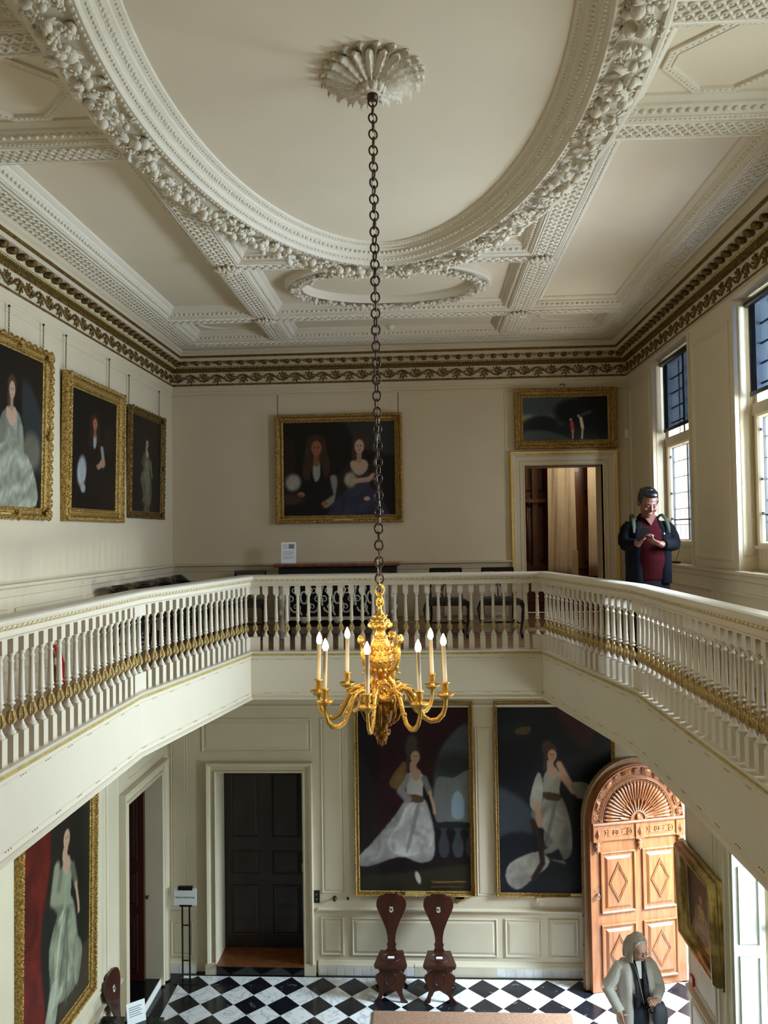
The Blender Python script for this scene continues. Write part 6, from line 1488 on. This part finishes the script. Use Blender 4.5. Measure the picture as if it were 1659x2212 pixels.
def head(g, c, s, tilt, yaw=0.0, roll=0.0):
    """head about centre c, faces -y then tilted down"""
    R = Matrix.Rotation(yaw, 4, 'Z') @ Matrix.Rotation(roll, 4, 'Y') @ Matrix.Rotation(tilt, 4, 'X')
    g.T = Matrix.Translation(c) @ R @ Matrix.Scale(s, 4)
    g.ell((0, .012, .030), (.077, .096, .088), 20, 14); g.ell((0, -.022, -.030), (.064, .072, .088), 18, 12)
    g.ell((0, -.055, -.088), (.034, .030, .024), 12, 8); g.ell((0, -.074, .018), (.052, .018, .016), 12, 6)
    g.tube([(0, -.088, .008), (0, -.100, -.014), (0, -.108, -.032)], [.009, .011, .014], 8); g.ell((0, -.098, -.036), (.019, .012, .010), 10, 6)
    for k in (-1, 1):
        g.ell((k*.038, -.072, -.030), (.022, .020, .022), 10, 6); g.ell((k*.029, -.080, .002), (.017, .010, .010), 10, 6)
        g.ell((k*.076, .010, -.010), (.010, .020, .030), 10, 8); g.ell((k*.082, .020, -.004), (.007, .014, .024), 8, 6)
    g.ell((0, -.088, -.058), (.025, .011, .007), 10, 5); g.ell((0, -.086, -.069), (.021, .011, .008), 10, 5)
    T = g.T; g.T = None; return T
SKIN1 = mat('skin_man', (116, 72, 56), 0.5, var=0.06, vscale=30); SKIN2 = mat('skin_woman', (206, 160, 144), 0.5, var=0.06, vscale=30)
LIP = mat('lips', (150, 84, 76), 0.5)
def face_marks(T, par, brow, hcol):
    g = MB(); g.T = T
    for k in (-1, 1):
        g.ell((k*.029, -.0885, .000), (.013, .004, .0035), 8, 5)
        g.tube([(k*.014, -.091, .020), (k*.030, -.090, .026), (k*.048, -.078, .020)], [.003, .0036, .002], 6)
    g.T = None; g.build('brows_and_lashes', hcol, par)
    g = MB(); g.T = T; g.ell((0, -.0985, -.0635), (.022, .004, .0055), 10, 5); g.T = None; g.build('lips', LIP, par)

# --- the man looking at his phone
man = thing('person', 'person in dark navy jacket and maroon polo shirt looking down at a phone', 'person', (2.015, 7.14, ZG))
g = MB()
TM = head(g, (-.015, -.07, 1.545), 1.04, 0.42, 0.10, 0.05)
g.tube([(0, .02, 1.36), (0, .0, 1.42), (-.005, -.035, 1.50)], [.070, .060, .058], 12)
g.loft(secs([(.90, 0, .01, .15, .105), (1.0, 0, .0, .15, .11), (1.15, 0, .0, .155, .115), (1.28, 0, .01, .165, .11), (1.36, 0, .02, .15, .085), (1.395, 0, .02, .08, .06)]))
for k, el, wr in ((-1, (-.215, -.03, 1.175), (-.140, -.215, 1.190)), (1, (.222, -.02, 1.175), (.030, -.245, 1.180))):
    g.tube([(k*.165, .02, 1.345), (k*.215, .0, 1.27), el], [.055, .048, .042], 10); g.tube([el, tuple((Vector(el)+Vector(wr))/2), wr], [.042, .037, .027], 10)
for k in (-1, 1): g.tube([(k*.085, .0, .93), (k*.09, -.005, .70), (k*.095, -.01, .50), (k*.10, .01, .30), (k*.10, .02, .10), (k*.10, .02, .07)], [.085, .080, .058, .056, .040, .038], 12)
hand(g, (-.140, -.215, 1.190), (.45, -.45, .70), (.6, -.35, -.2), .95, .8, 1)
hand(g, (.030, -.245, 1.180), (-.85, -.15, .38), (.1, .25, .9), .95, 1.35, -1)
bake(g.build('body', SKIN1, man), .0045, 3); body = [o for o in kids(man) if o.name.startswith('body')][0]
hairM = mat('black_hair', (14, 12, 14), 0.35)
g = MB(); g.T = TM
g.ell((0, .026, .044), (.083, .094, .086), 22, 14); g.ell((0, -.040, .092), (.062, .045, .030), 14, 8)
for k in (-1, 1): g.ell((k*.072, .012, .030), (.014, .050, .040), 10, 8)
for k in range(60):
    a = rnd.uniform(0, 2*PI); b = rnd.uniform(0, 1.1); x, y, z = .083*math.sin(b)*math.cos(a), .026+.094*math.sin(b)*math.sin(a), .044+.086*math.cos(b)
    g.ell((x, y, z), (.010, .016, .006), 5, 4, 0, Matrix.Rotation(rnd.uniform(-1, 1), 3, 'Z'))
g.T = None; bake(g.build('hair', hairM, man), .005, 1)
face_marks(TM, man, 0, hairM)
g = MB()
g.loft(secs([(.86, 0, .0, .165, .125), (.93, 0, -.005, .165, .13), (1.05, 0, -.02, .160, .14), (1.18, 0, -.01, .160, .132), (1.30, 0, .0, .168, .118), (1.37, 0, .015, .150, .090), (1.40, 0, .01, .085, .068)]))
g.tube([(.0, .0, 1.40), (.0, -.01, 1.425)], [.078, .072], 14)
bake(g.build('polo_shirt', mat('maroon_jersey', (52, 7, 12), .95, var=.1, vscale=12, spec=.1), man), .007, 2)
g = MB(); g.prism([(-.055, 1.428), (0, 1.345), (.055, 1.428), (.045, 1.44), (-.045, 1.44)], lambda u, v, w: (u, -.105+w+(v-1.345)*.42, v), 0, .006); g.build('open_collar', SKIN1, man)
navy = mat('navy_jacket', (9, 10, 17), .9, var=.2, vscale=10, spec=.12)
g = MB()
for k in (-1, 1):      # two jacket fronts joined round the back
    g.loft([[(x, y, z) for x, y, z in r] for r in secs([(.83, k*.108, .02, .092, .135), (.95, k*.112, .015, .085, .138), (1.10, k*.115, .01, .082, .132), (1.22, k*.112, .01, .082, .128), (1.32, k*.105, .015, .090, .112), (1.385, k*.085, .02, .075, .080)])])
    el, wr = ((-.215, -.03, 1.175), (-.150, -.185, 1.185)) if k < 0 else ((.222, -.02, 1.175), (.070, -.215, 1.178))
    g.tube([(k*.145, .02, 1.355), (k*.180, .01, 1.31), (k*.208, -.01, 1.24), el], [.058, .064, .063, .060], 12); g.tube([el, tuple((Vector(el)+Vector(wr))/2), wr], [.060, .052, .042], 12)
    g.tube([(k*.045, .07, 1.44), (k*.075, .02, 1.415), (k*.085, -.045, 1.37)], [.018, .020, .016], 8)
g.loft(secs([(.84, 0, .075, .14, .075), (1.1, 0, .065, .14, .075), (1.3, 0, .06, .15, .075), (1.39, 0, .055, .10, .05)]))
g.tube([(-.05, .07, 1.44), (0, .085, 1.45), (.05, .07, 1.44)], .018, 8)
bake(g.build('jacket', navy, man), .007, 2)
g = MB(); g.ell((.105, -.128, 1.27), (.006, .004, .009), 8, 5); g.build('jacket_logo', 'paper', man)
g = MB()
g.loft(secs([(.76, 0, .0, .165, .115), (.84, 0, .0, .165, .12), (.90, 0, .0, .155, .118)]))
for k in (-1, 1): g.tube([(k*.085, .0, .84), (k*.092, .0, .65), (k*.10, .0, .45), (k*.103, .015, .25), (k*.105, .02, .06)], [.092, .088, .075, .070, .066], 14)
bake(g.build('trousers', mat('dark_grey_trousers', (27, 26, 27), .95, var=.15, vscale=9, spec=.1), man), .008, 2)
for k in (-1, 1): g = MB(); g.loft(secs([(.0, k*.105, -.03, .05, .14), (.03, k*.105, -.03, .05, .14), (.07, k*.105, -.01, .045, .11), (.10, k*.105, .03, .045, .06)])); g.build('shoe', 'black', man)
ph = thing('mobile_phone', 'dark mobile phone held in both hands of the standing man', 'phone', (1.895, 6.845, ZG+1.268), 0.25)
g = MB(); g.T = Matrix.Rotation(0.6, 4, 'X'); g.box(-.038, .038, -.004, .005, -.070, .070); g.build('phone_case', 'black', ph)
g = MB(); g.T = Matrix.Rotation(0.6, 4, 'X'); g.box(-.034, .034, .005, .0056, -.066, .066); g.build('screen', 'steel', ph)
bp = thing('backpack', 'backpack with grey-green straps worn by the standing man', 'backpack', (2.015, 7.14, ZG)); grn = mat('grey_green_webbing', (70, 74, 60), .9, spec=.1)
g = MB(); g.loft(secs([(.95, 0, .235, .13, .07), (1.0, 0, .24, .145, .09), (1.25, 0, .235, .14, .085), (1.34, 0, .22, .11, .05)], 24, 3.0)); g.build('pack_body', grn, bp)
for k in (-1, 1):
    g = MB(); g.tube([(k*.10, .17, 1.33), (k*.12, .10, 1.42), (k*.13, .03, 1.445), (k*.145, -.06, 1.40), (k*.15, -.105, 1.33), (k*.155, -.12, 1.28)], [.015, .016, .016, .015, .012, .006], 8, flat=(.35, 1.2)); g.build('shoulder_strap', grn, bp)

# --- the woman in the pale jacket on the marble floor
wom = thing('person', 'person with long grey hair and glasses wearing a pale blazer near the open carved door', 'person', (2.085, 8.22, 0.0), 0.20)
g = MB()
TW = head(g, (.01, -.070, 1.548), .99, 0.26, 0.12, -0.04)
g.tube([(0, .02, 1.37), (0, .0, 1.42), (.0, -.045, 1.50)], [.060, .052, .050], 12)
g.loft(secs([(.86, 0, .01, .155, .11), (1.0, 0, .0, .14, .105), (1.15, 0, .0, .145, .11), (1.28, 0, .01, .155, .105), (1.36, 0, .02, .14, .08), (1.39, 0, .02, .07, .055)]))
ARM = ((-1, (-.285, .05, 1.12), (-.215, -.10, .93)), (1, (.245, -.02, 1.10), (.115, -.215, 1.09)))
for k, el, wr in ARM:
    g.tube([(k*.155, .02, 1.335), (k*.20, .02, 1.24), el], [.050, .044, .038], 10); g.tube([el, tuple((Vector(el)+Vector(wr))/2), wr], [.038, .034, .024], 10)
for k in (-1, 1): g.tube([(k*.080, .0, .90), (k*.085, -.005, .68), (k*.09, -.01, .48), (k*.092, .01, .30), (k*.092, .02, .10), (k*.092, .02, .07)], [.085, .075, .055, .052, .038, .034], 12)
hand(g, (-.215, -.10, .93), (.15, -.25, -.95), (1, 0, 0), .88, .5, 1)
hand(g, (.115, -.215, 1.09), (-.70, -.55, .25), (-.2, .2, -.9), .88, 1.0, 1)
bake(g.build('body', SKIN2, wom), .0045, 3)
grey = mat('grey_hair', (206, 200, 192), .45, rgb2=(140, 128, 114), vscale=14, aniso=(6, 6, .6)); face_marks(TW, wom, 0, grey)
g = MB(); g.T = TW
g.ell((0, .024, .040), (.086, .098, .088), 22, 14)
for k in (-1, 1):
    for j in range(9):
        a = j/8; x = k*(.067+.014*math.sin(a*PI)); y = -.018+a*.115
        g.tube([(k*.012, -.045+a*.12, .112), (k*.052, y-.022, .092), (x, y-.006, .045), (x*1.14, y+.004, -.02), (x*1.20, y+.002, -.09), (x*1.22+rnd.uniform(-.01, .01), y-.004, -.165), (x*1.10+rnd.uniform(-.01, .01), y-.010, -.235+rnd.uniform(-.03, .02))], [.008, .009, .010, .011, .012, .012, .005], 7)
for j in range(9): g.tube([((j-4)*.018, .085, .07), ((j-4)*.020, .115, -.02), ((j-4)*.021, .125, -.13), ((j-4)*.02, .12, -.20)], [.018, .02, .018, .008], 7)
g.T = None; bake(g.build('long_hair', grey, wom), .0055, 1)
g = MB(); g.T = TW
for k in (-1, 1):
    g.tube([(k*.031+.024*math.cos(a), -.101, .0+.017*math.sin(a)) for a in [2*PI*j/16 for j in range(16)]], .0019, 5, 0, True)
    g.tube([(k*.055, -.100, .004), (k*.075, -.05, .004), (k*.084, .01, .0)], .0019, 5)
g.tube([(-.008, -.102, .004), (.008, -.102, .004)], .002, 5); g.T = None; g.build('glasses', 'black', wom)
g = MB(); g.loft(secs([(.80, 0, -.01, .150, .125), (.92, 0, -.01, .148, .122), (1.05, 0, -.01, .142, .118), (1.2, 0, -.005, .148, .115), (1.32, 0, .0, .14, .10), (1.385, 0, .0, .085, .066)])); g.tube([(0, .0, 1.38), (0, -.01, 1.41)], [.070, .064], 12)
bake(g.build('shirt', mat('slate_blue_shirt', (52, 62, 84), .75, rgb2=(28, 32, 46), vscale=9, aniso=(1, 1, .3)), wom), .007, 2)
scarf = mat('dark_scarf', (24, 25, 34), .8, rgb2=(56, 60, 76), vscale=20)
g = MB()
for k in (-1, 1): g.tube([(k*.055, .05, 1.43), (k*.066, -.03, 1.41), (k*.050, -.105, 1.33), (k*.042, -.142, 1.20), (k*.050, -.150, 1.05), (k*.046, -.145, .97)], [.018, .022, .026, .030, .030, .020], 8, flat=(.5, 1.0))
g.tube([(-.055, .05, 1.43), (0, .07, 1.435), (.055, .05, 1.43)], .018, 8); bake(g.build('scarf', scarf, wom), .006, 1)
g = MB(); g.prism([(-.03, 1.41), (.03, 1.41), (.012, 1.26), (-.012, 1.26)], lambda u, v, w: (u, -.118+w+(v-1.26)*.30, v), 0, .005); g.build('white_collar', 'paper', wom)
blz = mat('pale_blazer', (208, 206, 206), .75, var=.05, vscale=25, bump=.2, bscale=120)
g = MB()
for k in (-1, 1):
    g.loft(secs([(.76, k*.125, -.005, .075, .125), (.90, k*.118, .0, .080, .128), (1.05, k*.112, .0, .075, .125), (1.20, k*.110, .0, .078, .122), (1.32, k*.100, .01, .085, .108), (1.375, k*.080, .02, .070, .075)]))
    kk, el, wr = ARM[0] if k < 0 else ARM[1]; w2 = tuple(Vector(el)*.05+Vector(wr)*.95)
    g.tube([(k*.140, .02, 1.345), (k*.180, .02, 1.29), (k*.22, .025, 1.21), el], [.060, .066, .066, .062], 12); g.tube([el, tuple((Vector(el)+Vector(w2))/2), w2], [.062, .054, .046], 12)
    g.tube([(k*.05, .055, 1.425), (k*.075, -.02, 1.40), (k*.078, -.085, 1.32), (k*.070, -.128, 1.18), (k*.066, -.132, 1.08)], [.016, .019, .024, .020, .006], 8, flat=(.5, 1.1))
g.loft(secs([(.74, 0, .06, .15, .085), (1.1, 0, .055, .14, .08), (1.3, 0, .05, .145, .075), (1.38, 0, .05, .09, .05)])); g.tube([(-.05, .06, 1.43), (0, .08, 1.435), (.05, .06, 1.43)], .016, 8)
bake(g.build('blazer', blz, wom), .007, 2)
g = MB(); g.box(-.195, -.115, -.135, -.127, .925, .935); g.build('pocket_flap', blz, wom)
g = MB(); g.loft(secs([(.74, 0, .0, .155, .11), (.82, 0, .0, .150, .108), (.88, 0, .0, .145, .108)]))
for k in (-1, 1): g.tube([(k*.08, .0, .82), (k*.085, .0, .62), (k*.09, .0, .45), (k*.092, .01, .25), (k*.095, .02, .06)], [.086, .080, .066, .058, .054], 14)
bake(g.build('trousers', 'black', wom), .008, 2)
for k in (-1, 1): g = MB(); g.loft(secs([(.0, k*.095, -.03, .043, .125), (.025, k*.095, -.03, .043, .125), (.06, k*.095, -.01, .038, .10), (.09, k*.095, .03, .040, .05)])); g.build('shoe', 'black', wom)
cam_ = thing('digital_camera', 'small black camera with silver ring hanging on a strap in front of the woman', 'camera', (2.085, 8.22, 0.0), 0.20)
g = MB(); g.box(-.005, .085, -.215, -.165, .985, 1.045); g.build('camera_body', 'black', cam_)
g = MB(); g.lathe([(.024, -.0), (.026, -.03), (.020, -.045), (0, -.044)], 14, (.040, -.215, 1.012), 'y'); g.build('lens', 'black', cam_)
g = MB(); g.tube([(.040+.026*math.cos(a), -.24, 1.012+.026*math.sin(a)) for a in [2*PI*j/14 for j in range(14)]], .003, 5, 0, True); g.build('lens_ring', 'steel', cam_)
g = MB(); g.tube([(.0, -.18, 1.04), (-.02, -.175, 1.15), (-.04, -.14, 1.30), (-.055, -.06, 1.415), (-.04, .06, 1.455), (.04, .06, 1.455), (.055, -.06, 1.415), (.06, -.14, 1.30), (.07, -.18, 1.15), (.08, -.18, 1.04)], .004, 6); g.build('neck_strap', 'steel', cam_)
bg_ = thing('shoulder_bag', 'slate grey bag held at the front by the woman in the pale blazer', 'bag', (2.085, 8.22, 0.0), 0.20)
g = MB(); g.loft(secs([(.84, .155, -.19, .06, .04), (.88, .155, -.20, .075, .05), (1.0, .15, -.205, .07, .045), (1.06, .145, -.20, .05, .03)], 20, 3.0)); g.build('bag_body', mat('slate_fabric', (88, 98, 112), .6), bg_)
g = MB(); g.tube([(.11, -.20, 1.05), (.12, -.205, 1.10), (.16, -.205, 1.10), (.18, -.20, 1.05)], .007, 6); g.build('bag_handle', 'black', bg_)
for o in [o for o in bpy.data.objects if o.type == 'FONT']: to_mesh(o)
